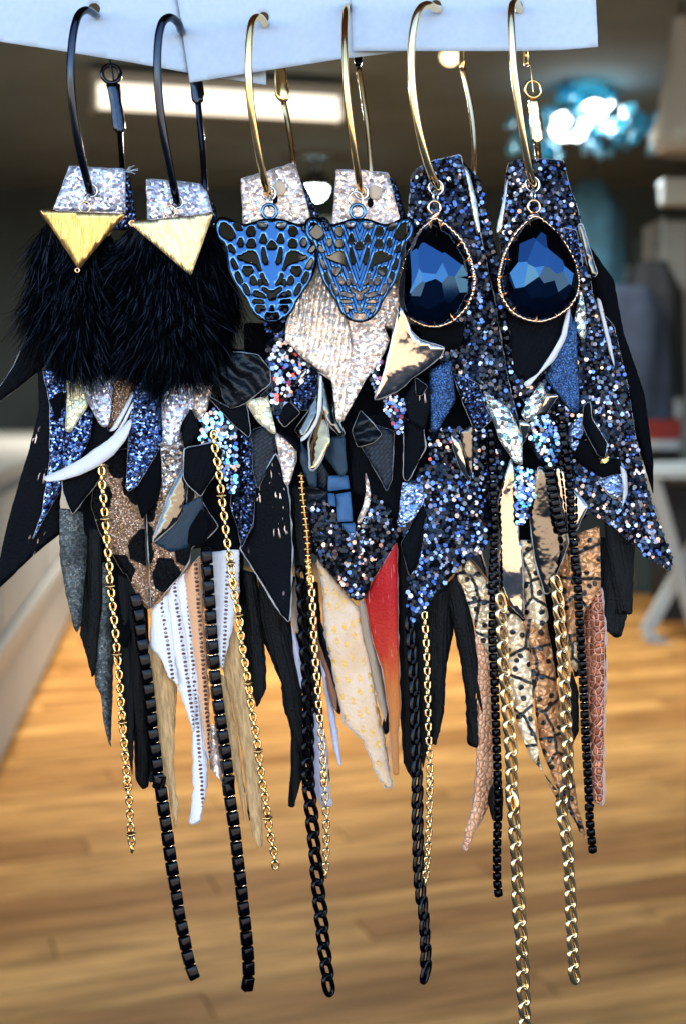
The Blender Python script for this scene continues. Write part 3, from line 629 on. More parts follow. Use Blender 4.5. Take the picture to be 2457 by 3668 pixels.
link('stem', tube_mesh('stem', [Vector((.15, .06, .07)), Vector((.15, .06, .3)), Vector((.15, .06, 2.85-c.z))], .01, 8), t, ('dark_plastic',))
def bar(parent, name, w0, w1, d, wd, mat):
    a = far(*w0, d)-Vector(parent.location); e = far(*w1, d)-Vector(parent.location); dvec = (e-a); L = dvec.length
    o = box(name, (-wd/2, -wd/2, -L/2), (wd/2, wd/2, L/2), mat, parent, .006); o.location = (a+e)/2; o.rotation_euler = dvec.to_track_quat('Z', 'Y').to_euler(); return o
c = far(1475, 1452, 6.9); t = thing('x_leg_table', 'white table frame with crossed legs at the right edge', 'table', (c.x, c.y, 0))
bar(t, 'leg', (1486, 1075), (1590, 1440), 6.95, .065, 'white_laminate'); bar(t, 'leg', (1474, 1446), (1590, 1240), 7.02, .065, 'white_laminate'); bar(t, 'foot_rail', (1474, 1450), (1600, 1525), 6.85, .06, 'white_laminate'); bar(t, 'top_rail', (1470, 1068), (1700, 1060), 6.98, .05, 'white_laminate')
box('table_top', (0, -.1, .86), (1.0, .5, .90), 'white_laminate', t, .005); box('storage_panel', (.16, .30, .05), (1.0, .34, .80), 'black_cloth', t)

# ------------------------------------------------------------------ white display cards
def circ(s_, r, n=20, sq=1.0):
    x, y = pp(s_)[0]; return [(x+r*math.cos(2*math.pi*i/n), y+sq*r*math.sin(2*math.pi*i/n)) for i in range(n)]
def card(poly, h, holes, label, bow=.3, tilt=(0, 0)):
    c = pp(poly); loc = P(sum(q[0] for q in c)/len(c), max(q[1] for q in c), h)
    dummy = bpy.data.objects.new('display_card', None); dummy.location = loc
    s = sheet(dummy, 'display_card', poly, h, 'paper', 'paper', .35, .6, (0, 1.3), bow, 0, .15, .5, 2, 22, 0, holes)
    s.o.parent = None; s.o.location = loc; bpy.data.objects.remove(dummy)
    tag(s.o, label, 'card', 'white earring display cards'); return s
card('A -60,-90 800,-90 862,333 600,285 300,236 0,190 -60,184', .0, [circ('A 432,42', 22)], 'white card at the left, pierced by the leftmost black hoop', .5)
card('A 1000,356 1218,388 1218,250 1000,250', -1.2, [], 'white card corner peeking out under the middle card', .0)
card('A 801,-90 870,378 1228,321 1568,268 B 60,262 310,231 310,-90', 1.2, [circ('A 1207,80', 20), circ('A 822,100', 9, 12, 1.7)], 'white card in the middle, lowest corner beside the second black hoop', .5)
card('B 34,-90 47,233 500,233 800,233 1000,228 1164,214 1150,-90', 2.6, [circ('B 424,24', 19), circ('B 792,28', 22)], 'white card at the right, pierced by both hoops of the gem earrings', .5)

# ------------------------------------------------------------------ the six earrings
GRP = 'hoop earrings with leather fringe'
E = [None]
for s_, lab in (('C 620,250', 'black hoop earring with smooth gold triangle and black fur, first from the left'),
                ('C 1220,340', 'black hoop earring with tilted brushed gold triangle and black fur, second from the left'),
                ('D 525,260', 'gold hoop earring with plain blue-black leopard head charm, third from the left'),
                ('D 1150,250', 'gold hoop earring with engraved leopard head charm, fourth from the left'),
                ('E 310,205', 'gold hoop earring with almost all black teardrop gem, second from the right'),
                ('E 990,185', 'gold hoop earring with teardrop gem showing blue facets, rightmost')):
    x, y = pp(s_)[0]; E.append(thing('hoop_earring', lab, 'earring', P(x, y, 0), GRP))

def hoop(i, front, back, mat, rf=13.5, rb=10.5, dep=11.0, top=3.0):
    """front: wire from the card hole down to the tab; back: wire from the clasp down behind the tab."""
    f = pp(front); n = len(f); pts = []
    for k, (x, y) in enumerate(f):
        t = k/(n-1); pts.append(P(x, y, top+(1.6-top)*t+dep*math.sin(math.pi*min(1, t*.96))**.8))
    x, y = f[0]; pts.insert(0, P(x+10, y+6, -2.5)); x, y = f[-1]; pts.append(P(x+8, y+26, -1.5))
    o = wire(E[i], 'hoop', pts, rf*KPX, mat, 14)
    g = pp(back); n = len(g); q = []
    for k, (x, y) in enumerate(g): t = k/(n-1); q.append(P(x, y, -9+6*t*t))
    x, y = g[-1]; q.append(P(x-4, y+50, -3)); fx, fy = f[-1]; q.append(P((x+fx)/2, max(y, fy)+40, -2.6)); q.append(P(fx+8, fy+26, -1.6))
    wire(E[i], 'hoop_back', q, rb*KPX, mat, 12)
def clasp(i, poly, mat, h=-8.6):
    s = sheet(E[i], 'clasp', poly, h, mat, mat, 1.6, 3, (0, 0), .5, 0, 0, 0, 4, 12); return s.o
def pin(i, a, h, mat, r=4):
    q = [P(x, y, h) for x, y in pp(a)]; return wire(E[i], 'clasp_pin', q, r*KPX, mat, 8)
hoop(1, 'A 436,66 412,50 388,48 364,66 346,110 332,190 325,300 328,410 340,520 360,650 386,770 412,868', 'A 547,585 551,620 556,690 560,770', 'gunmetal', 14, 10.5)
ring(E[1], 'clasp_ring', 'A 510,338', 33, 8, -8.6, 'gunmetal', 12); clasp(1, 'A 488,385 548,385 556,470 572,560 575,592 545,616 520,590 512,520 506,450', 'gunmetal'); pin(1, 'A 498,225 506,290 522,368', -8.3, 'gunmetal')
hoop(2, 'A 830,140 818,108 792,84 768,82 744,104 728,165 721,270 725,400 740,545 764,690 790,825 810,915', 'A 908,470 916,560 928,690 938,850', 'gunmetal', 14.5, 11.5)
clasp(2, 'A 868,330 918,330 935,430 930,460 905,480 882,460', 'gunmetal')
hoop(3, 'A 1212,108 1196,84 1172,80 1152,108 1141,190 1138,310 1146,450 1166,600 1196,760 1222,868', 'A 1299,470 1316,550 1332,650 1342,745', 'gold', 13.5, 10.5)
clasp(3, 'A 1258,300 1302,300 1322,420 1318,452 1298,472 1272,452 1258,430', 'gold')
hoop(4, 'B 18,30 12,60 8,150 10,270 20,430 42,620 66,780 82,872', 'B 72,312 92,440 112,580 128,775', 'gold', 12.5, 10.5)
clasp(4, 'B 36,200 90,200 88,285 78,306 56,300', 'black_metal')
hoop(5, 'B 436,42 414,36 386,22 352,40 326,100 311,220 315,380 336,550 368,690 402,795 428,852', 'B 546,312 572,430 592,560 600,690 598,800', 'pale_gold', 14.5, 10.5)
clasp(5, 'B 528,190 552,190 556,280 548,312 530,308', 'gold')
hoop(6, 'B 806,46 792,16 774,18 766,60 769,150 779,300 798,460 822,630 848,765 866,838', 'B 886,655 890,700 892,745', 'pale_gold', 13.5, 12)
clasp(6, 'B 848,455 892,455 900,520 914,600 912,640 884,660 862,640 856,560', 'pale_gold'); ring(E[6], 'clasp_ring', 'B 865,408', 31, 6, -8.6, 'gold', 15); pin(6, 'B 852,290 860,345 868,430', -8.2, 'gold', 3)
clasp(6, 'B 822,200 846,200 852,295 838,306 826,300', 'gold', -9.2)

# ---- earrings 1 and 2: silver tabs, rings, gold triangles
def tab(i, poly, mat, h=.6, **k): return sheet(E[i], 'leather_tab', poly, h, mat, k.pop('edge', 'edge_white'), k.pop('thick', 1.0), 2.5, k.pop('tilt', (0, 0)), k.pop('bow', .9), 0, .3, 2.0, 5, 14)
sheet(E[1], 'leather_feather', 'C 520,110 905,100 960,450 900,520 420,500', -1.2, 'night_glitter', 'edge_black')
sheet(E[2], 'leather_feather', 'C 1060,200 1420,200 1520,360 1530,480 1060,500', -1.2, 'night_glitter', 'edge_black')
tab(1, 'C 490,70 880,90 882,400 374,384 450,180', 'silver_holo'); tab(2, 'C 1028,160 1220,172 1400,192 1450,250 1500,420 1040,445 1035,300', 'silver_holo', tilt=(-.8, 0))
for i, (c1, c2, c3) in ((1, ('C 640,240', 'C 618,300', 'C 598,356')), (2, ('C 1242,318', 'C 1225,368', 'C 1198,384'))):
    ring(E[i], 'jump_ring', c1, 22, 3.6, 3.0, 'silver', 25, 12); ring(E[i], 'jump_ring', c2, 17, 3.4, 4.6, 'silver', 70, -8); ring(E[i], 'jump_ring', c3, 19, 3.6, 7.0, 'rose_gold', 8, 20)
for k in range(9):
    x, y = pp('C 880,96')[0]; d = rng.uniform(-.9, .5); L = rng.uniform(18, 50); q = [P(x+t*L*math.cos(d), y+6+t*L*math.sin(d)*.8+6*t*t*rng.uniform(-1, 1), .4+t) for t in (0, .35, .7, 1)]; wire(E[1], 'frayed_thread', q, 1.1*KPX, 'thread', 5)
def triangle(i, poly, mat, tilt):
    s = sheet(E[i], 'triangle_charm', poly, 9.6, mat, 'pale_gold', 1.6, 5, tilt, .15, 0, 0, 0, 9, 16, 0); return s.o
t1 = triangle(1, 'C 282,378 880,404 556,796', 'brushed_gold', (0, -1.1)); ring(t1, 'tip_loop', 'C 546,800', 7, 2.6, 9.4, 'rose_gold', 0)
t2 = triangle(2, 'C 900,462 1500,400 1345,842', 'brushed_pale_gold', (.8, -.5)); ring(t2, 'corner_loop', 'C 930,470', 10, 3.2, 9.0, 'rose_gold', 30)

# ---- black fur
def fur(i, poly, cx, cy, h, n):
    s = sheet(E[i], 'fur_tuft', poly, h, 'fur_skin', 'fur_skin', 1.0, 3, (0, .6), 3.6, -1.6, .5, 6, 40, 20, 0)
    a = np.array([(q[0], q[1]) for q in s.ring]); x0, y0 = a.min(0); x1, y1 = a.max(0); rs = np.random.RandomState(40+i)
    gx = rs.uniform(x0, x1, n*2); gy = rs.uniform(y0, y1, n*2); m = inside(gx, gy, s.ring); gx = gx[m][:n]; gy = gy[m][:n]; vs, fs = [], []
    for x, y in zip(gx, gy):
        clump = noise.noise((x*.012, y*.012, 3.1+i)); a0 = math.atan2(y-cy+330, (x-cx)*1.0)+clump*.8+rng.gauss(0, .16); L = rng.uniform(50, 150)*(1 if rng.random() < .9 else 1.6)
        dx, dy = math.cos(a0), math.sin(a0); bend = rng.gauss(0, .12)+clump*.3; w0 = rng.uniform(.6, 1.5); h0 = s.h(x, y); lift = rng.uniform(.5, 2.6); k = len(vs)
        for j in range(5):
            t = j/4; px = x+dx*L*t-dy*bend*L*t*t; py = y+dy*L*t+dx*bend*L*t*t+10*t*t; ww = w0*(1-t)**.6+.12; hh = h0+lift*math.sin(2.2*t)
            vs.append(P(px-dy*ww, py+dx*ww, hh)-s.O); vs.append(P(px+dy*ww, py-dx*ww, hh+.12)-s.O)
            if j: fs.append([k+2*j-2, k+2*j-1, k+2*j+1, k+2*j])
    fm = [1 if (k//4) % 6 == 0 else 0 for k in range(len(fs))]
    me = mesh_from('fur_hairs', vs, fs, True, fm); o = link('fur_hairs', me, s.o, ('fur', 'fur_highlight')); o['kind'] = 'stuff'
fur(1, 'C 290,490 400,440 560,420 740,470 830,680 830,950 800,1200 700,1370 540,1430 400,1380 280,1230 220,1000 240,720', 245, 830, 1.6, 15000)
fur(2, 'C 840,560 1000,470 1250,430 1480,450 D 160,560 230,760 275,930 290,1080 C 1560,1270 1450,1410 1300,1490 1130,1500 980,1440 870,1320 815,1150 795,950', 620, 880, 3.0, 20000)

# ---- earring 1 layers
def sh(i, nm, poly, h, mat, edge='edge_black', gl=None, gs=15, **k):
    s = sheet(E[i], nm, poly, h, mat, edge, k.pop('thick', .9), k.pop('rim', 1.4), k.pop('tilt', (rng.uniform(-.7, .7), rng.uniform(-.5, .7))), k.pop('bow', rng.uniform(.2, .9)), k.pop('curl', rng.uniform(-1.5, 2.5) if nm == FT else 0), k.pop('wave', .3), k.pop('rough', 1.4), k.pop('soft', 8), k.pop('res', 15), k.pop('ang', None), k.pop('holes', ()), k.pop('crease', rng.uniform(.5, 1.3) if nm == FT else 0.0))
    if gl: glitter(s, gl, gs, **k)
    return s
LF, FT = 'leather_leaf', 'leather_feather'
for i, poly in ((1, 'W 112,740 300,760 305,1150 330,1340 240,1300 160,1150 105,900'), (2, 'W 300,780 560,800 600,950 565,1150 555,1290 480,1250 340,1260'), (3, 'W 560,740 800,740 785,1150 745,1280 670,1240 600,1150 565,1000'),
                (4, 'W 780,740 930,760 945,1100 925,1250 850,1280 765,1200'), (5, 'W 930,740 1150,760 1190,950 1190,1200 1080,1250 940,1260'), (6, 'W 1150,740 1320,700 1390,950 1340,1180 1280,1240 1180,1240')):
    sheet(E[i], 'leather_backing', poly, -1.7, 'black_suede', 'edge_black')
sh(1, LF, 'W 78,690 62,770 30,840 -30,930 0,918 45,885 118,826 150,780', .3, 'black_leather', 'edge_white', tilt=(-1.2, 0))
sh(1, LF, 'F 270,40 276,330 212,600 140,830 60,1120 -60,1640 20,1560 250,1340 425,1195 445,1160 420,980 480,600 500,100', -.6, 'flecked_leather', 'edge_black', tilt=(-1.2, .6))
sh(1, LF, 'F 300,40 490,40 480,380 455,640 450,860 300,1110 230,1245 300,1050 350,700 355,300', .8, 'navy_holo', 'edge_white')
sh(1, LF, 'F 430,200 470,240 400,420 350,260', 1.6, 'black_suede')
sh(1, LF, 'F 470,60 560,60 600,220 622,300 497,490 462,478 474,200', 2.4, 'cream_crackle', 'edge_white')
sh(1, LF, 'F 600,320 655,350 640,520 560,690 500,760 440,740 450,520', 1.9, 'navy_holo', 'edge_black')
sh(1, LF, 'F 530,60 800,80 784,300 768,420 742,456 704,430 612,262', 3.2, 'silver_holo', 'edge_white', tilt=(.6, .3))
sh(1, LF, 'F 560,640 680,360 760,420 820,560 880,640 760,800 600,760', 1.0, 'black_leather', 'edge_black')
sh(1, LF, 'F 760,80 960,120 930,330 860,480 760,480', 2.0, 'leopard_print', 'edge_tan', ang=0)
sh(1, LF, 'F 440,800 720,700 700,820 512,1064 482,1000 445,900', 2.6, 'black_leather', 'edge_white', rim=3.5, tilt=(0, .6))
s_ = sh(1, 'curled_strip', 'F 305,800 430,752 590,664 740,556 850,468 925,386 930,430 880,545 800,645 700,722 560,790 430,826 322,836', 5.2, 'white_suede', 'white_suede', bow=1.6, tilt=(1.0, -2.0), rim=2, soft=14)
sh(1, 'curled_strip', 'F 765,485 800,440 880,300 940,190 945,215 890,340 815,470', 4.6, 'white_suede', 'white_suede', rim=1, thick=.6)
sh(1, 'curled_strip', 'F 790,520 850,440 920,300 940,262 938,300 870,450 800,545', 5.0, 'white_suede', 'white_suede', rim=1, thick=.6)
sh(1, LF, 'F 700,640 900,600 910,880 1010,900 1032,1500 I 716,200 722,335 690,330 625,225 560,100 F 870,1480 790,1340 700,1180 640,1000', 1.2, 'leopard_print', 'edge_tan', ang=0, tilt=(-.6, .4))
# grey and black feather fringe of earring 1
for poly, h, mt in (('I 118,-330 320,-300 300,0 262,420 238,492 212,450 164,230 124,20', -1.0, 'grey_crackle'), ('I 280,-200 400,-200 400,300 350,770 334,790 292,620 258,500 268,150', -1.8, 'black_feather'),
                    ('I 380,-200 480,-100 480,500 468,900 456,1252 412,1090 396,900 352,830 366,500', -2.4, 'grey_crackle'), ('I 460,-100 580,-50 620,600 612,1100 600,1440 560,1200 520,850 480,500', -3.0, 'black_feather'),
                    ('I 560,-50 680,0 730,900 745,1240 705,1510 672,1528 620,1460 604,900', -2.2, 'black_feather'), ('I 690,1150 765,1150 745,1470 712,1482', -3.2, 'black_feather'),
                    ('I 200,-200 620,-150 650,300 560,600 420,500 300,200', -4.0, 'black_suede')):
    sh(1, FT, poly, h, mt, 'edge_black', tilt=(rng.choice((-1.2, 1.2)), .3), bow=.9, rough=3)
sh(1, FT, 'I 700,560 790,640 895,860 882,1100 872,1350 890,1568 L 382,260 352,425 330,330 300,120 I 800,1500 740,900', -1.4, 'tan_feather', 'edge_tan', rough=3.5, bow=.5, tilt=(-1, 0))
for poly, h, mt in (('I 730,345 832,236 870,560 902,842 842,772 782,642 722,592', .6, 'white_dotted'), ('I 826,240 890,148 960,520 1004,800 1012,1010 1006,1150 962,1010 898,832', .2, 'white_dotted'),
                    ('I 884,150 948,100 1000,500 1040,900 1100,1330 1086,1568 L 556,210 520,372 455,392 480,100 I 1004,1300 1004,1000 960,520', -.4, 'white_dotted'), ('I 944,104 1050,-20 1066,300 1086,600 1104,900 1118,1330 1080,1250 1040,880 985,450', .3, 'copper_dotted')):
    sh(1, FT, poly, h, mt, 'white_suede', rough=6, bow=.4, rim=4, tilt=(-.4, .2))
# ---- earring 2 layers
sh(2, LF, 'F 925,260 950,120 1135,120 1155,400 1142,570 1065,700 965,860 902,905 888,880 904,560', 4.0, 'navy_holo', 'edge_white', tilt=(-.7, .4))
sh(2, LF, 'F 1110,100 1390,120 1356,320 1275,425 1252,550 1192,592 1150,572 1138,300', 5.0, 'silver_holo', 'edge_white')
sh(2, LF, 'F 1130,560 1280,480 1300,700 1185,912 1150,938 1138,700', 3.4, 'bronze_crackle', 'edge_white')
sh(2, LF, 'F 1330,120 1500,140 1450,340 1400,410 1340,330', 4.2, 'champagne', 'edge_white')
sh(2, LF, 'F 1050,500 1140,560 1150,720 1120,940 1000,1100 940,900 1040,700', 2.8, 'black_suede')
sh(2, LF, 'F 1285,420 1342,316 1402,440 1380,520 1300,606', 5.6, 'black_leather')
sh(2, LF, 'F 1350,420 1500,330 G 30,300 190,470 206,700 205,920 180,944 140,904 60,720 F 1430,640', 3.8, 'black_suede', 'edge_black', PAL_ICE, 16)
sh(2, LF, 'F 1300,600 1500,560 1570,620 1536,742 1412,936 1320,850 1290,800', 4.6, 'black_leather', 'edge_white', rim=4)
sh(2, LF, 'F 1312,690 1320,850 1306,1012 1240,1120 1078,1258 1100,1180 1190,920', 3.6, 'smoke_mirror', 'edge_white', rim=4, tilt=(-.6, 1.2), wave=.5)
sh(2, LF, 'F 1020,840 1150,640 1300,700 1400,940 1534,1150 1440,1250 1350,1290 1330,1390 1250,1512 I 880,150 742,312 724,336 716,100', 1.9, 'leopard_print', 'edge_white', rim=4, ang=0, tilt=(.5, .5))
sh(2, LF, 'F 1290,1000 1420,930 1440,1100 1340,1290 1200,1330 1080,1260', 2.6, 'teal_leather', 'edge_black')
sh(2, LF, 'F 1420,1020 1480,1130 1454,1240 1400,1290 1320,1270 1330,1160', 3.0, 'black_suede')
sh(2, LF, 'G -10,230 150,320 262,290 292,480 282,522 180,440 60,310', 5.0, 'black_leather', 'edge_white', rim=3)
sh(2, LF, 'G 150,325 252,282 432,140 424,40 340,-60 160,-80 60,0 100,250', 5.6, 'pleated_leather', 'edge_white', rim=4)
sh(2, LF, 'G 355,240 440,150 448,190 392,250', 6.0, 'pleated_leather', 'edge_white')
sh(2, FT, 'G 190,430 310,480 330,880 310,1120 230,1300 200,1160 150,1000', 1.6, 'night_glitter', 'edge_white')
sh(2, FT, 'I 1110,-40 1310,-60 1304,250 1256,480 1192,742 1150,600', -.4, 'white_dotted', 'white_suede', rough=4, tilt=(.5, 0))
sh(2, FT, 'I 1130,1080 1160,1120 1194,1484 1170,1450 1118,1392 1108,1300', -1.0, 'champagne', 'edge_white', rough=3)
sh(2, FT, 'I 1200,740 1230,540 1270,440 1306,540 1352,830 1392,1080 1422,1300 1452,1500 L 962,400 962,545 936,562 896,480 868,300 I 1330,1300 1270,1000', -1.6, 'tan_feather', 'edge_tan', rough=3.5)
sh(2, FT, 'I 1180,760 1220,800 1300,1200 1340,1568 L 842,300 846,402 820,270 780,60 I 1220,1300', -2.2, 'tan_feather', 'edge_tan', rough=3)
for poly, h in (('I 1280,60 1420,100 1484,700 1482,862 1424,992 1370,800 1330,500', -3.0), ('I 1380,-200 1568,-100 1600,300 1560,640 1500,560 1440,200', -2.4), ('I 1060,-200 1340,-200 1330,200 1200,420 1050,300', -3.4), ('I 1240,1150 1290,1200 1330,1500 L 880,300 872,382 850,200', -3.4)):
    sh(2, FT, poly, h, 'black_feather', 'edge_black', rough=3, tilt=(rng.choice((-1, 1)), .2), bow=.8)
SAT = dict(kind='oval', pitch=24.5, L=40, W=29, r=4.6, mat='gold', rot=(8, 92), bead=(10, 24, 32))
chain(E[1], 'satellite_chain', 'F 708,640 715,730 722,870 732,980 746,1150 757,1300 778,1480 I 450,130 470,300 490,500 502,650 516,800 530,1000 541,1150 556,1330 570,1520 L 14,60 26,200 40,430 52,630', (4.6, 3.4), **SAT)
chain(E[2], 'satellite_chain', 'G 36,480 38,570 74,800 90,950 110,1100 128,1260 152,1400 170,1560 I 1260,130 1282,280 1308,400 1322,550 1346,700 1370,850 1390,1000 1410,1120 1430,1250 1446,1380 1465,1520 L 975,160 991,280 1006,390 1020,480 1036,560 1050,640 1056,750', (5.2, 3.4), **SAT)
BOX = dict(kind='block', pitch=54, L=49, W=38, r=5.5, mat='black_metal', rot=(28,))
chain(E[1], 'box_chain', 'I 612,230 640,380 662,560 684,700 704,850 719,990 735,1160 752,1270 766,1400 780,1520 L 240,90 256,190 271,300 286,400 300,500 315,610 330,710 346,810 364,920 380,1030 400,1130 420,1230 441,1330 470,1430 524,1560', (2.0, 3.0), **BOX)
chain(E[2], 'box_chain', 'I 1086,-60 1095,60 1105,220 1114,330 1122,470 1130,590 1142,740 1154,850 1167,960 1181,1060 1195,1160 1210,1260 1224,1370 1236,1480 L 718,80 730,180 746,290 763,400 775,500 786,600 797,700 809,800 820,900 831,1000 843,1100 851,1190 860,1290 866,1400 864,1500 834,1620', (2.4, 3.0), **BOX)

# ---- earrings 3 and 4: tabs, leopard heads
sheet(E[3], FT, 'D 640,90 720,120 800,280 870,420 820,470 600,470', -1.4, 'night_glitter', 'edge_black'); sheet(E[4], FT, 'D 1340,130 1400,170 1480,440 1300,480', -1.4, 'night_glitter', 'edge_black')
tab(3, 'D 322,160 520,100 684,48 706,70 800,400 802,470 640,500 340,490 332,300', 'champagne', tilt=(.8, 0)); tab(4, 'D 990,95 1200,97 1350,122 1420,380 1440,480 1300,500 960,490 985,200', 'champagne', tilt=(-.6, 0))
for i, c0, c1, c2 in ((3, 'D 592,226', 'D 518,258', 'D 524,318'), (4, 'D 1258,252', 'D 1165,252', 'D 1125,300')):
    x, y = pp(c0)[0]; sheet(E[i], 'punched_disc', [(x+23*math.cos(t*.35), y+26*math.sin(t*.35)) for t in range(18)], 1.9, 'glue_dot', 'glue_dot', .3, 1, (0, 0), .1, 0, 0, .8, 0, 10)
    x2, y2 = pp(c0)[0]; sheet(E[i], 'hole', [(x2-16+11*math.cos(t*.35), y2+38+17*math.sin(t*.35)) for t in range(18)], 1.75, 'black_suede', 'black_suede', .3, 0, (0, 0), .1, 0, 0, 0, 0, 10)
    ring(E[i], 'jump_ring', c1, 24, 3.8, 3.4, 'silver', 15, 10); ring(E[i], 'jump_ring', c2, 21 if i == 3 else 26, 3.8, 5.4, 'silver', 72 if i == 3 else 20, 6)
HEAD = [(0, 432), (-80, 440), (-140, 464), (-200, 478), (-260, 456), (-318, 426), (-372, 424), (-406, 462), (-404, 530), (-372, 592), (-330, 622), (-322, 660), (-316, 720), (-306, 790), (-284, 850), (-252, 910), (-212, 965), (-174, 1022), (-148, 1086), (-94, 1144), (-30, 1166), (0, 1170)]
half = [[(-370, 490), (-345, 466), (-310, 478), (-262, 530), (-256, 560), (-285, 585), (-330, 575), (-365, 540)], [(-275, 470), (-245, 465), (-208, 500), (-215, 520), (-250, 512)], [(-182, 515), (-150, 490), (-120, 500), (-118, 535), (-140, 565), (-170, 545)],
        [(-100, 470), (-82, 465), (-66, 474), (-48, 465), (-32, 472), (-36, 492), (-64, 512), (-92, 496)], [(-62, 536), (-38, 575), (-34, 606), (-80, 606), (-84, 580)], [(-245, 605), (-222, 570), (-196, 600), (-218, 640)], [(-175, 600), (-145, 580), (-115, 596), (-120, 632), (-150, 642), (-172, 630)],
        [(-72, 642), (-50, 645), (-42, 690), (-28, 735), (-40, 756), (-62, 740), (-70, 690)], [(-312, 625), (-290, 622), (-258, 655), (-262, 676), (-290, 668)],
        [(-245, 692), (-222, 706), (-200, 690), (-150, 664), (-105, 685), (-92, 730), (-76, 790), (-84, 806), (-104, 760), (-130, 752), (-200, 728), (-238, 712)], [(-290, 722), (-272, 720), (-238, 770), (-240, 792), (-268, 786)],
        [(-208, 790), (-190, 775), (-170, 788), (-148, 776), (-132, 790), (-142, 815), (-168, 842), (-196, 820)], [(-262, 815), (-238, 810), (-206, 860), (-212, 894), (-240, 880)], [(-155, 850), (-128, 842), (-106, 872), (-118, 904), (-146, 896)], [(-98, 866), (-74, 866), (-70, 900), (-92, 908)],
        [(-82, 822), (-62, 826), (-46, 870), (-26, 892), (-34, 908), (-58, 890), (-72, 860)], [(-208, 900), (-190, 892), (-156, 940), (-158, 976), (-186, 962)], [(-134, 955), (-110, 950), (-52, 972), (-46, 986), (-70, 990), (-130, 976)], [(-140, 1008), (-66, 1010), (-52, 1024), (-70, 1032), (-132, 1026)], [(-122, 1048), (-60, 1050), (-44, 1066), (-60, 1072), (-86, 1068), (-84, 1098), (-104, 1092)]]
mid = [[(-40, 640), (-20, 606), (0, 600), (20, 606), (40, 640), (0, 646)], [(-75, 916), (-44, 930), (0, 962), (44, 930), (75, 916), (55, 950), (26, 962), (26, 998), (0, 1012), (-26, 998), (-26, 962), (-55, 950)], [(-22, 1084), (0, 1036), (22, 1084)], [(-48, 1112), (-36, 1104), (36, 1104), (48, 1112), (48, 1136), (36, 1146), (-36, 1146), (-48, 1136)]]
def head(i, axis, mat, h, tilt, bow, sx=1.0):
    f = FR['D']; cv = lambda q: (f[0]+(axis+q[0]*sx)/f[2], f[1]+q[1]/f[2])
    out = HEAD+[(-x, y) for x, y in HEAD[-2:0:-1]]; hl = half+[[(-x, y) for x, y in hh[::-1]] for hh in half]+mid
    holes = [[tuple(q) for q in chaikin([cv(q) for q in hh], 1)] for hh in hl]; out = [cv(q) for q in out]
    ol = [tuple(q) for q in chaikin(out, 1)]
    s = sheet(E[i], 'leopard_head_charm', ol, h, 'black_metal', 'black_metal', 1.3, 0, tilt, bow, 0, 0, 0, 0, 9, 0, holes)
    def grow(pl, d):
        sg = 1 if area(pl) > 0 else -1; n_ = len(pl); o_ = []
        for k in range(n_):
            t = Vector(pl[(k+1) % n_])-Vector(pl[k-1]); t = t.normalized() if t.length > 0 else Vector((1, 0)); o_.append((pl[k][0]+sg*t.y*d, pl[k][1]-sg*t.x*d))
        return o_
    f2 = sheet(s.o, 'enamel_face', grow(ol, -6.5), h+.42, mat, 'black_metal', .36, 1.5, tilt, bow, 0, 0, 0, 0, 9, 0, [grow(hh, 2.6 if i == 3 else 1.5) for hh in holes])
    ring(s.o, 'loop', 'D %d,388' % (axis-18 if i == 3 else axis-12), 25, 6.5, h-2.4, 'black_nickel', 0)
head(3, 540, 'black_nickel', 9.5, (0, 3.0), .1); head(4, 1150, 'engraved_nickel', 11.6, (.5, 3.2), .9, .95)
# ---- earring 3 layers
s_ = sh(3, LF, 'G 400,-140 520,-190 640,-160 722,0 690,70 560,260 480,390 450,370 425,150', 4.4, 'black_suede', 'edge_black', PAL_MULTI, 17)
sh(3, LF, 'D 520,1000 640,960 720,1040 650,1180 660,1300 560,1330 480,1200', 3.6, 'black_suede', 'edge_black', PAL_NIGHT, 13)
sh(3, LF, 'G 638,64 692,46 642,116', 5.4, 'mirror_vinyl', 'edge_white')
sh(3, LF, 'D 850,700 740,960 690,1030 640,1160 634,1290 760,1420 930,1545 G 760,60 858,122 880,280 892,405 908,428 930,410 1000,290 D 1180,1500 1110,1440 1075,1200 1010,1030 920,920', 6.6, 'champagne_lined', 'edge_white', tilt=(-1.2, .8), bow=.3, rim=2, ang=-22)
sh(4, LF, 'D 900,760 1300,800 1446,940 1436,1080 1404,1216 1318,1186 1364,1290 1290,1450 1190,1568 G 1100,110 935,412 D 1100,1300 1040,1080', 5.6, 'champagne', 'edge_white', tilt=(1.0, .6), bow=.5)
sh(3, LF, 'G 560,120 720,20 770,80 740,260 690,335 640,330 580,280', 3.6, 'night_glitter', 'edge_white', rim=3.5)
sh(3, LF, 'G 480,330 560,270 640,350 530,452 490,400', 4.2, 'black_leather', 'edge_white', rim=3.5)
sh(3, LF, 'G 690,40 760,30 775,330 690,500 640,532 600,470 700,335', 3.0, 'smoke_mirror', 'edge_white', tilt=(.6, 1), rim=3.5, wave=.6)
sh(3, LF, 'G 770,60 870,120 880,350 912,432 955,500 918,522 826,412 790,330', 3.9, 'smoke_mirror', 'edge_white', tilt=(-1.2, .6), rim=6, wave=.5)
sh(3, LF, 'G 786,300 828,430 846,560 742,742 714,752 702,560 752,420', 5.0, 'bronze_mirror', 'edge_white', tilt=(1.4, 1.6), rim=6, wave=.6, bow=1.2)
sh(3, 'curled_strip', 'G 776,90 792,90 790,330 750,440 690,525 645,556 640,530 700,480 755,380', 5.4, 'white_suede', 'white_suede', rim=1, bow=.8)
sh(3, LF, 'G 480,480 620,540 640,640 560,560', 2.6, 'black_leather', 'edge_black')
sh(3, LF, 'G 250,270 385,235 410,220 472,490 450,502 340,412', 4.6, 'cream_crackle', 'edge_white')
sh(3, LF, 'G 466,490 615,560 612,690 552,866 530,840 490,640', 3.0, 'champagne', 'edge_white', rim=3)
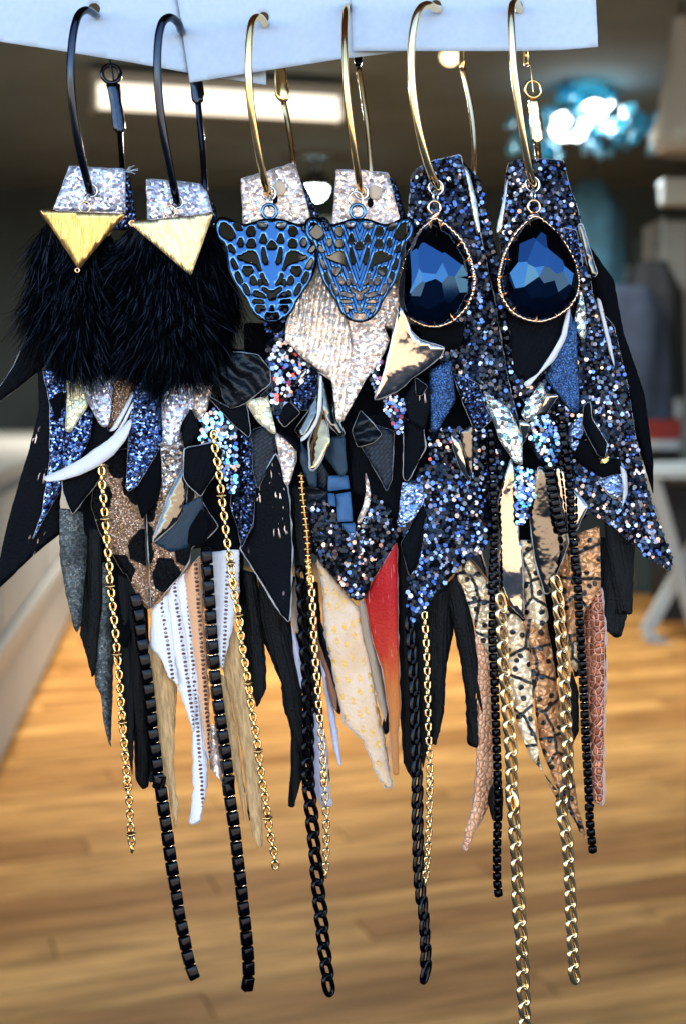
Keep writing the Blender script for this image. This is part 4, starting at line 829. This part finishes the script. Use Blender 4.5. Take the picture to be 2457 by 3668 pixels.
sh(3, LF, 'G 300,470 400,440 462,510 468,650 342,884 308,760', 2.4, 'woven_leather', 'edge_white', rim=2)
sh(3, LF, 'G 640,540 760,740 755,880 700,860 640,700', 2.2, 'teal_leather', 'edge_black'); sh(3, LF, 'G 826,520 950,510 966,770 925,806 800,640', 2.8, 'teal_leather', 'edge_black', tilt=(.4, .9))
sh(3, LF, 'G 760,660 840,780 830,900 760,860', 1.9, 'woven_leather', 'edge_black')
for poly in ('G 836,792 972,788 984,884 832,902', 'G 888,922 990,904 1006,1112 902,1116', 'G 928,1128 1022,1122 1024,1194 968,1196', 'G 832,912 880,918 890,1010 838,1000'): sh(3, 'leather_strap', poly, 2.4, 'blue_suede', 'edge_black', tilt=(0, .8), bow=.3, soft=5)
sh(3, LF, 'G 690,860 830,900 900,1130 820,1240 740,1260 690,1000', 1.2, 'pleated_leather', 'edge_black')
sh(3, LF, 'G 1090,760 1110,800 1130,900 1130,980 1090,1080 1050,1140 1030,1110 1080,1000 1100,900', 2.6, 'champagne', 'edge_black', soft=12)
sh(4, LF, 'G 1050,560 1150,430 1296,480 1280,820 1242,904 1190,800 1130,700', 2.6, 'woven_leather', 'edge_white', rim=2); sh(4, LF, 'G 1000,480 1060,330 1210,500 1150,560 1040,590', 3.2, 'pleated_leather', 'edge_white', rim=3)
sh(4, LF, 'G 960,400 1380,300 1380,1200 1250,1330 1130,1000 1000,900', -.2, 'black_leather', 'edge_black')
sh(3, FT, 'G 330,860 470,640 522,760 562,950 582,1300 574,1568 J 212,380 192,624 130,560 0,340 G 220,1300 312,1150', 2.0, 'flecked_leather', 'edge_white', rim=6, tilt=(.9, .2))
sh(3, FT, 'G 550,860 690,860 740,1200 690,1500 J 330,180 250,260 220,-100', .2, 'black_feather', 'edge_black')
s_ = sh(3, LF, 'G 690,1000 830,960 940,1160 1020,1200 1060,1080 1130,900 1250,1000 1335,1230 1250,1340 1130,1540 J 832,360 782,440 722,452 640,370 500,200 410,80', .8, 'black_suede', 'edge_black', PAL_HEART, 15)
sh(3, FT, 'J 1052,-20 1064,800 1074,1100 1086,1300 1062,1500 1072,1852 1030,1852 1010,1700 990,1350 940,1000 870,800 830,600 798,430 880,270', .2, 'red_ombre', 'edge_pink', rim=4, tilt=(.8, .2), rough=2)
sh(3, FT, 'J 410,110 480,200 610,345 700,480 752,505 832,900 872,1200 952,1550 1012,1946 960,1950 900,1830 770,1540 640,1430 600,1300 530,950 480,700 460,350', -.4, 'cream_flecked', 'white_suede', rim=5, crease=.25, curl=0, rough=7, tilt=(-.8, .2))
sh(3, FT, 'J 745,440 815,470 872,820 942,1050 985,1300 962,1434 900,1250 840,950 780,720', -1.4, 'beige_suede', 'edge_tan'); sh(3, FT, 'J 938,1446 985,1260 1002,1480 962,1534', -1.8, 'black_feather')
sh(3, FT, 'J 390,420 430,780 510,1000 572,1200 578,1344 545,1300 480,1060 400,900', -1.0, 'rust_leather', 'edge_black'); sh(3, FT, 'J 420,560 560,900 610,1300 600,1370 560,1330 480,1000', -1.8, 'black_feather')
sh(3, FT, 'J 436,920 492,1060 545,1280 578,1500 612,1776 590,1776 540,1600 500,1300', -.6, 'lilac_leather', 'edge_white', rough=3)
sh(3, FT, 'J 388,1340 430,1390 495,1600 515,2000 L 1452,262 1394,292 J 400,2000 372,1800', -.9, 'lilac_leather', 'white_suede', rough=3)
sh(3, FT, 'J 250,250 290,450 272,724 240,690 203,590 222,350', -.8, 'beige_suede', 'edge_tan'); sh(3, FT, 'J 212,640 300,900 312,1150 290,1164 270,1080 230,860', -1.2, 'lilac_leather', 'edge_white')
for poly, h in (('J -40,250 200,600 295,1150 305,1700 230,1560 150,1300 130,1100 0,800 -60,560', -2.4), ('J 210,1400 310,1600 300,2016 L 1240,60 1182,282 1143,272 1162,0', -2.8), ('J 200,250 420,300 470,900 420,1300 300,1200', -3.4), ('J 300,1100 440,1200 520,1900 L 1344,205 1280,120 J 330,1700', -3.2)):
    sh(3, FT, poly, h, 'black_feather', 'edge_black', rough=3, bow=.8)
chain(E[3], 'nugget_chain', 'G 648,770 652,880 664,1000 680,1130 690,1250 696,1400 705,1560 J 345,110 362,250', (3.6, 3.2), 'bead', 22, 22, 24, 0, 'gold', (10, 50))
GB = dict(kind='square', pitch=25, L=33, W=27, r=4.4, mat='pale_gold', rot=(14, 104))
chain(E[3], 'box_chain', 'J 362,250 372,340 385,560 392,750 405,950 420,1130 435,1350 450,1500 464,1700 474,1900 L 1390,30 1398,150 1403,250 1408,350 1410,500 1405,700 1400,800', (3.2, 3.4), **GB)
CB = dict(kind='curb', pitch=57, L=92, W=54, r=9.2, mat='black_metal', rot=(42,), skew=-16)
chain(E[3], 'curb_chain', 'J 296,200 302,400 311,560 321,750 331,900 340,1050 345,1180 346,1320 345,1450 345,1590 344,1730 343,1880 L 1282,70 1291,180 1305,310 1316,440 1327,570 1340,690 1348,790 1358,900 1370,1010 1380,1130 1391,1240 1402,1340 1420,1480 1428,1650', (2.2, 3.0), **CB)
# ---- earring 4 layers
sh(4, LF, 'E 60,1040 110,1110 132,1225 205,1290 374,1345 350,1400 230,1500 140,1562 G 1340,185 1240,232 1160,258 1180,200 1230,40', 6.6, 'mirror_vinyl', 'edge_white', rim=4, tilt=(-.6, -1.6), bow=.8)
sh(4, LF, 'G 1150,-60 1232,0 1205,110 1172,225 1140,160 1130,60', 4.6, 'black_suede', 'edge_black', PAL_MULTI, 16); sh(4, LF, 'G 1190,230 1370,210 1366,490 1340,514 1270,430', 4.2, 'black_suede', 'edge_black', PAL_MULTI, 16)
sh(4, LF, 'G 1365,260 1420,140 1548,130 1548,320 1505,470 1400,410', 4.6, 'flecked_leather', 'edge_black'); sh(4, LF, 'G 1440,100 1530,160 1490,230 1450,230', 5.2, 'black_leather', 'edge_white')
sh(4, FT, 'G 1366,390 1500,450 1512,600 1392,832 1360,812', 4.0, 'black_leather', 'edge_white', rim=4); sh(4, LF, 'G 1350,836 1495,850 1508,970 1422,1112 1318,1144 1330,1030', 3.2, 'ice_crackle', 'edge_black')
sh(4, FT, 'G 1340,1270 1500,990 1540,1100 1480,1400 1400,1500', 2.4, 'black_leather', 'edge_white')
for poly, h in (('J 1060,-100 1200,-100 1240,900 1252,1800 1182,1894 1110,1750 1076,1300', -2.2), ('J 1290,440 1495,330 1505,700 1442,1000 1436,1300 1400,1500 1350,1610 1300,1000', -2.8), ('J 1180,500 1330,500 1340,1500 1260,1800', -3.4)):
    sh(4, FT, poly, h, 'black_feather', 'edge_black', rough=4, bow=.8)
chain(E[4], 'curb_chain', 'J 1150,560 1170,800 1184,1000 1194,1200 1201,1400 1206,1600 1212,1800 1218,1950 M 382,180 383,300 386,420 390,550 398,680 410,760 419,850 424,940 428,1040 430,1130 420,1215', (1.6, 3.2), **{**CB, 'rot': (38,), 'skew': 14, 'W': 46})
chain(E[4], 'box_chain', 'J 1272,540 1288,800 1295,1000 1300,1200 1306,1500 1316,1700 1321,1950 M 452,60 450,200 446,350 440,480 431,580 420,665', (2.2, 3.0), **GB)

# ---- earrings 5 and 6: black glitter bodies, gems
sh(5, LF, 'E 500,30 560,100 620,170 700,500 760,760 800,940 850,1200 880,1450 H 600,430 560,330 E 760,1300 640,900 560,500', .4, 'black_suede', 'edge_black', PAL_BLACK, 15, tilt=(1.0, 0))
sh(5, 'leather_tab', 'E 148,132 188,82 300,30 410,8 484,-8 560,260 622,540 690,850 722,1000 762,1250 812,1545 H 600,430 540,420 420,330 E 420,1500 300,1400 130,1100 90,800 118,450', 1.6, 'black_suede', 'edge_white', PAL_BLACK, 15, rim=4, tilt=(.6, .4), bow=.9, rough=2.5)
sh(5, LF, 'E 508,60 545,110 600,330 622,540 602,552 560,330', 3.0, 'mirror_vinyl', 'edge_white', rim=2)
sh(5, LF, 'E 170,1180 420,1150 520,1180 480,1340 374,1350 250,1330', 4.2, 'black_suede', 'edge_black')
sh(6, 'leather_tab', 'W 1160,372 1200,362 1286,366 1296,410 1320,480 1340,560 1355,690 1402,745 1432,870 1452,1000 1482,1130 1537,1282 1531,1306 1480,1276 1400,1202 1350,1172 1300,1185 1272,1000 1232,950 1180,900 1150,700 1140,520', 1.0, 'black_suede', 'edge_white', PAL_NIGHT, 15, tilt=(.6, .6), bow=1.2, rough=2.5)
sh(6, FT, 'W 1330,540 1402,640 1424,760 1472,900 1492,1050 1492,1130 1440,960 1400,780 1340,640', -.8, 'black_suede', 'edge_black')
sh(6, LF, 'E 815,150 826,170 778,520 750,545 738,520 780,330', 1.8, 'mirror_vinyl', 'edge_white', rim=2)
sh(6, LF, 'E 1206,500 1300,520 1345,770 1300,790 1240,700', 3.2, 'night_glitter', 'edge_white', rim=3); sh(6, LF, 'E 1316,480 1340,480 1446,820 1430,848 1390,830', 2.9, 'smoke_mirror', 'edge_white', rim=4)
sh(6, LF, 'E 1332,940 1364,1080 1364,1270 1342,1290 1278,1200 1300,1080', 3.4, 'iridescent', 'edge_white'); sh(6, LF, 'E 1440,990 1470,1010 1540,1300 1568,1480 1540,1400', 2.8, 'edge_white', 'edge_white', rim=2)
sh(6, LF, 'E 820,1120 1250,1060 1225,1250 1135,1420 960,1568 H 640,120 560,60', 4.6, 'black_leather', 'edge_black', tilt=(0, 1))
sh(6, 'curled_strip', 'E 1240,1060 1256,1080 1228,1270 1150,1420 1030,1540 H 640,140 615,132 620,110 690,70 E 1090,1440 1190,1270', 5.6, 'white_suede', 'white_suede', bow=.9, rim=2, soft=12)
sh(6, LF, 'E 1250,1080 1300,1200 1310,1568 H 930,30 942,272 910,304 840,230 735,85', 3.6, 'navy_fine', 'edge_black')
def gem(i, poly, azoff, lean):
    pts = soften(pp(poly), 16); rg = resample(pts, 14); O = E[i].location; h0 = 8.8
    cx = sum(q.x for q in rg)/len(rg); cy = sum(q.y for q in rg)/len(rg)
    hl = lambda x, y: h0+lean[0]*(x-cx)/200+lean[1]*(y-cy)/300
    base = [P(q.x, q.y, hl(q.x, q.y))-O for q in rg]; C0 = P(cx, cy, h0)-O; nrm = Vector((0, -1, 0)); nrm = (nrm+Vector((-lean[0]/12.8, 0, lean[1]/19.1))).normalized()
    bm = bmesh.new(); lo = [bm.verts.new(v-nrm*.0008) for v in base]; hi = [bm.verts.new(v+nrm*.0075) for v in base]; n = len(base)
    bm.faces.new(lo); bm.faces.new(hi[::-1])
    for k in range(n): bm.faces.new([lo[k], hi[k], hi[(k+1) % n], lo[(k+1) % n]])
    bmesh.ops.recalc_face_normals(bm, faces=bm.faces[:])
    ex = Vector((1, 0, 0)); ez = Vector((0, 0, 1))
    for cnt, tl, s_, hh, ao in ((16, 60, .985, .0007, 0), (13, 44, .88, .0020, .35), (10, 30, .70, .0034, .15), (7, 16, .44, .0045, .9), (3, 6, .2, .0050, .4)):
        for k in range(cnt):
            a = azoff+ao+2*math.pi*k/cnt+rng.uniform(-.09, .09); dr = ex*math.cos(a)+ez*math.sin(a); rr = max((v-C0).dot(dr) for v in base)
            tt = R(tl+rng.uniform(-4, 4)); pn = (nrm*math.cos(tt)+dr*math.sin(tt)).normalized(); co = C0+dr*rr*s_+nrm*hh
            res = bmesh.ops.bisect_plane(bm, geom=bm.verts[:]+bm.edges[:]+bm.faces[:], plane_co=co, plane_no=pn, clear_outer=True, dist=1e-7)
            ed = [e for e in bm.edges if e.is_boundary]
            if ed: bmesh.ops.contextual_create(bm, geom=ed)
    bmesh.ops.recalc_face_normals(bm, faces=bm.faces[:]); me = bpy.data.meshes.new('gem'); bm.to_mesh(me); bm.free()
    ch = bpy.data.objects.new('teardrop_charm', None); col.objects.link(ch); ch.parent = E[i]
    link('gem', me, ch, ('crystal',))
    out = resample([q for q in rg], 4); vs = [P(q.x+(q.x-cx)*.02, q.y+(q.y-cy)*.02, hl(q.x, q.y)+.4)-O for q in out]; rad = [(4.6+1.5*math.sin(k*1.35))*KPX for k in range(len(vs))]
    link('bezel', tube_mesh('bezel', vs, rad, 8, True), ch, ('rose_gold',))
    gal = [v-nrm*.0009 for v in vs][::2]; link('gallery', tube_mesh('gallery', gal, 5.5*KPX, 8, True), ch, ('rose_gold',))
    m = len(rg); np_ = 13
    for k in range(np_):
        q = rg[int((k+.45)*m/np_) % m]; d = Vector((cx-q.x, cy-q.y)).normalized(); w = Vector((-d.y, d.x)); hb = hl(q.x, q.y); L = rng.uniform(17, 27); ww = rng.uniform(7, 10)
        a = [P(q.x+w.x*ww-d.x*3, q.y+w.y*ww-d.y*3, hb+.3)-O, P(q.x-w.x*ww-d.x*3, q.y-w.y*ww-d.y*3, hb+.3)-O, P(q.x+d.x*L, q.y+d.y*L, hb+1.9)-O]
        c_ = [v+nrm*.0006 for v in a]; mm = (a[0]+a[1])/2+nrm*.0011
        link('prong', mesh_from('prong', a+[mm, c_[2]], [[0, 3, 4, 2], [3, 1, 2, 4], [0, 2, 1], [0, 1, 3]], False), ch, ('rose_gold',))
    top = min(rg, key=lambda q: q.y); return ch, top, hl(top.x, top.y)
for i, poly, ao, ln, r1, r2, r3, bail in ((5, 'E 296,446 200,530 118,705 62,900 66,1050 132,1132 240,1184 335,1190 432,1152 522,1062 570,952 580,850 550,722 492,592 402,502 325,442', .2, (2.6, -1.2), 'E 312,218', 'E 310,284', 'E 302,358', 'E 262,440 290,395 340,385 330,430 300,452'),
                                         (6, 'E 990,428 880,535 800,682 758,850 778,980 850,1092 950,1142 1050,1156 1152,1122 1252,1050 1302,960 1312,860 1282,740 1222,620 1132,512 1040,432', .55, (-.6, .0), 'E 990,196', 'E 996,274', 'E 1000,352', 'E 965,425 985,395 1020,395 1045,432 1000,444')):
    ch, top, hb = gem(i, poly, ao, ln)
    ring(E[i], 'jump_ring', r1, 27, 4.0, 3.6, 'silver', 18, 10); ring(E[i], 'jump_ring', r2, 22, 3.8, 5.4, 'silver', 65, -6); ring(ch, 'bail_ring', r3, 22, 4.2, 7.6, 'rose_gold', 12)
    s = sheet(E[i], 'bail', bail, 8.6, 'rose_gold', 'rose_gold', 1.2, 2, (0, 0), .5, 0, 0, 1, 5, 10); s.o.parent = ch
# ---- earring 5 layers
sh(5, LF, 'H 60,40 185,-20 215,220 100,412 68,400', 3.6, 'navy_fine', 'edge_black'); sh(5, LF, 'H 195,60 350,120 385,250 425,330 350,404 310,360 258,240', 4.0, 'night_glitter', 'edge_white', rim=2)
sh(5, LF, 'H 375,160 530,275 602,430 604,600 560,584 470,450 438,350', 4.6, 'iridescent', 'edge_white')
sh(5, LF, 'H 188,420 240,455 304,680 290,696 238,620 198,500', 4.4, 'mirror_vinyl', 'edge_white', tilt=(-.4, -1.0)); sh(5, LF, 'H 238,400 318,362 308,670 270,560', 4.2, 'smoke_mirror', 'edge_black')
sh(5, LF, 'H 60,380 200,380 420,380 520,560 460,800 440,1000 300,950 200,760 60,700', .6, 'black_suede', 'edge_black', PAL_HEART, 14, keep=.8)
sh(5, FT, 'H 240,740 330,690 410,760 430,900 400,1000 345,1010 290,900', 2.4, 'black_suede', 'edge_black', PAL_NIGHT, 15)
sh(5, LF, 'W 935,1090 1000,1050 1080,1120 1112,1200 1108,1256 1050,1292 992,1362 945,1426 930,1400 934,1250 905,1200', 1.8, 'black_suede', 'edge_black', {'flake_black': .56, 'flake_smoke': .14, 'flake_blue': .24, 'flake_silver': .06}, 16, tilt=(.2, .9))
sh(5, LF, 'H 540,560 562,700 578,960 584,1060 K 664,0 682,566 480,356 H 466,1000 456,830 500,680', 1.6, 'mirror_vinyl', 'edge_white', rim=3, tilt=(.4, -1.0), bow=.5, wave=.5)
sh(5, LF, 'H 555,600 705,630 695,750 642,900 592,966 566,944', 3.0, 'black_suede', 'edge_black', PAL_ICE, 15)
sh(5, LF, 'H 300,1140 345,1060 390,1180 405,1275 350,1200', 1.0, 'mirror_vinyl', 'edge_white', tilt=(0, -1.5))
sh(5, FT, 'K 155,205 262,105 480,365 650,562 735,620 745,1230 802,1640 822,1704 730,1600 640,1380 600,1200 500,950 330,850 318,640 232,350', -.8, 'cream_python', 'edge_tan', rough=3, res=14)
sh(5, FT, 'K 640,-30 745,-30 772,200 832,370 862,560 800,640 690,570', .0, 'cream_python', 'edge_white')
sh(5, FT, 'K 672,575 840,530 905,900 962,1300 1002,1560 1062,1800 1084,1986 M 1242,100 1302,290 1334,405 1308,390 1250,270 1170,190 1092,30 K 940,1860 800,1500 748,1100 715,720', -.2, 'brown_python', 'edge_tan', rough=3, tilt=(-.9, .2))
sh(5, FT, 'K 310,640 440,880 455,1300 452,1700 404,1986 M 702,350 656,468 640,452 650,350 700,200 715,0 K 290,1986 328,1700 328,1150 338,900', -1.4, 'rose_snake', 'edge_pink', rim=4, tilt=(-.9, 0), rough=3)
for poly, h in (('K 40,350 200,200 322,700 404,1272 368,1264 318,1100 342,1500 322,1530 260,1500 238,1100 208,900 128,500', -2.0), ('K -60,350 115,280 144,600 90,1000 84,1200 22,1504 -20,1480 -60,900', -2.8), ('M 775,170 815,60 862,120 858,300 805,300', -1.0), ('K 250,300 500,300 560,900 420,1000 340,700', -3.2), ('K 480,300 1000,200 1000,900 800,1200 620,1000', -3.4)):
    sh(5, FT, poly, h, 'black_suede' if h < -3 else 'black_feather', 'edge_black', rough=4, bow=.8)
FB = dict(kind='block', pitch=30, L=27, W=28, r=6, mat='black_metal', rot=(32,))
chain(E[5], 'box_chain', 'H 425,400 422,560 430,700 435,850 440,1000 432,1200 426,1350 K 455,100 461,250 450,450 442,700 455,950 465,1200 471,1400 479,1600 483,1800 M 830,60 834,250 830,400 829,550 831,650 842,745', (3.4, 2.6), **FB)
CG = dict(kind='curb', pitch=57, L=92, W=54, r=9.6, mat='pale_gold', rot=(38,), skew=-18)
chain(E[5], 'curb_chain', 'K 500,380 512,600 520,750 527,900 540,1050 555,1200 567,1350 580,1500 585,1650 588,1800 592,1950 M 915,150 923,260 930,370 936,470 941,580 946,660 951,760 956,850 962,930 969,1030 973,1120 975,1220 980,1310 985,1420 988,1520', (2.4, 3.4), **CG)
# ---- earring 6 layers
sh(6, LF, 'H 720,112 740,190 700,300 632,348 598,300 640,220', 5.0, 'iridescent', 'edge_white'); sh(6, LF, 'H 736,180 818,190 732,322 690,292', 4.6, 'mirror_vinyl', 'edge_white', tilt=(.5, -1.2))
sh(6, LF, 'H 590,330 664,366 600,494 585,430', 4.2, 'mirror_vinyl', 'edge_white', tilt=(0, -1)); sh(6, LF, 'H 655,300 785,310 835,500 795,604 720,586 645,480', 4.4, 'black_suede', 'edge_black', PAL_ICE, 16)
sh(6, LF, 'H 870,380 952,312 966,400 912,524 880,480', 3.2, 'ice_crackle', 'edge_black'); sh(6, LF, 'H 1050,690 1190,640 1218,660 1216,745 1150,795 1100,760', 3.6, 'ice_crackle', 'edge_white', rim=4)
sh(6, LF, 'H 965,250 1002,225 1014,330 1104,470 1092,556 1050,545 988,430 958,360', 5.0, 'black_leather', 'edge_white', rim=3, tilt=(.8, .6)); sh(6, LF, 'H 900,430 1010,470 1060,560 1180,560 1195,660 1080,690 960,600 900,540', 3.0, 'black_suede')
s_ = sh(6, LF, 'H 1045,545 1090,560 1120,515 1110,580 1070,590', 4.4, 'black_suede', 'edge_black', {'flake_gold': 1}, 10)
sh(6, LF, 'H 700,610 765,635 795,780 855,940 874,1060 822,1200 762,1352 738,1352 680,1150 648,900', 2.2, 'smoke_mirror', 'edge_white', rim=4, tilt=(-.6, -1.2), bow=1.0, wave=.5)
sh(6, LF, 'H 780,600 850,620 880,760 870,1000 830,880', 1.8, 'mirror_vinyl', 'edge_white', wave=.6); sh(6, LF, 'H 895,720 986,842 925,982 890,1005', 2.4, 'mirror_vinyl', 'edge_white', rim=4, tilt=(1.0, 0))
sh(6, LF, 'H 1180,600 1215,640 1222,760 1190,850 1200,740', 4.2, 'edge_white', 'edge_white', rim=2)
sh(6, FT, 'K 935,190 985,-40 1245,-140 1256,330 1135,500 1070,720 1020,760 990,500', -.4, 'brown_python', 'edge_tan', rough=3, tilt=(.7, 0)); sh(6, FT, 'K 1000,600 1070,560 1090,900 1070,960 1030,900', -1.0, 'cream_python', 'edge_tan')
sh(6, FT, 'K 1120,500 1256,330 1284,600 1278,1200 1268,1946 1205,1924 1168,1400 1146,900', -.8, 'copper_snake', 'edge_pink', rim=9, tilt=(.6, 0), rough=3)
for poly, h in (('K 1240,-60 1510,0 1484,300 1444,560 1402,692 1350,694 1292,640 1294,1200 1262,1250 1266,800', -2.2), ('K 1035,940 1088,1100 1090,1400 1030,1522 996,1300', -2.0), ('K 960,200 1240,200 1240,900 1060,1000', -3.2), ('H 1080,900 1180,960 1260,1060 1250,1475 1150,1475', -1.6)):
    sh(6, FT, poly, h, 'black_feather', 'edge_black', rough=3, bow=.8)
chain(E[6], 'box_chain', 'H 828,250 842,450 870,620 886,800 897,950 910,1100 921,1250 K 1078,200 1086,400 1100,650 1115,900 1130,1200 1141,1450 1155,1700 1170,1950 M 1345,200 1352,320 1363,430 1371,525', (5.0, 2.6), **FB)
chain(E[6], 'flat_chain', 'H 755,590 768,690 790,800 812,900 850,1010', (4.4, 3.6), 'block', 26, 24, 32, 4, 'black_metal', (5,))
chain(E[6], 'curb_chain', 'K 915,240 940,450 950,600 965,780 978,950 988,1100 995,1300 1002,1450 1008,1600 1000,1800 M 1190,220 1212,350 1224,430 1230,530 1236,630 1240,720 1243,800 1247,880 1251,970 1256,1060 1260,1150 1272,1255', (2.0, 3.4), **{**CG, 'L': 86, 'W': 50, 'pitch': 54})
for o in list(bpy.data.objects):
    if 'origin' in o: del o['origin']
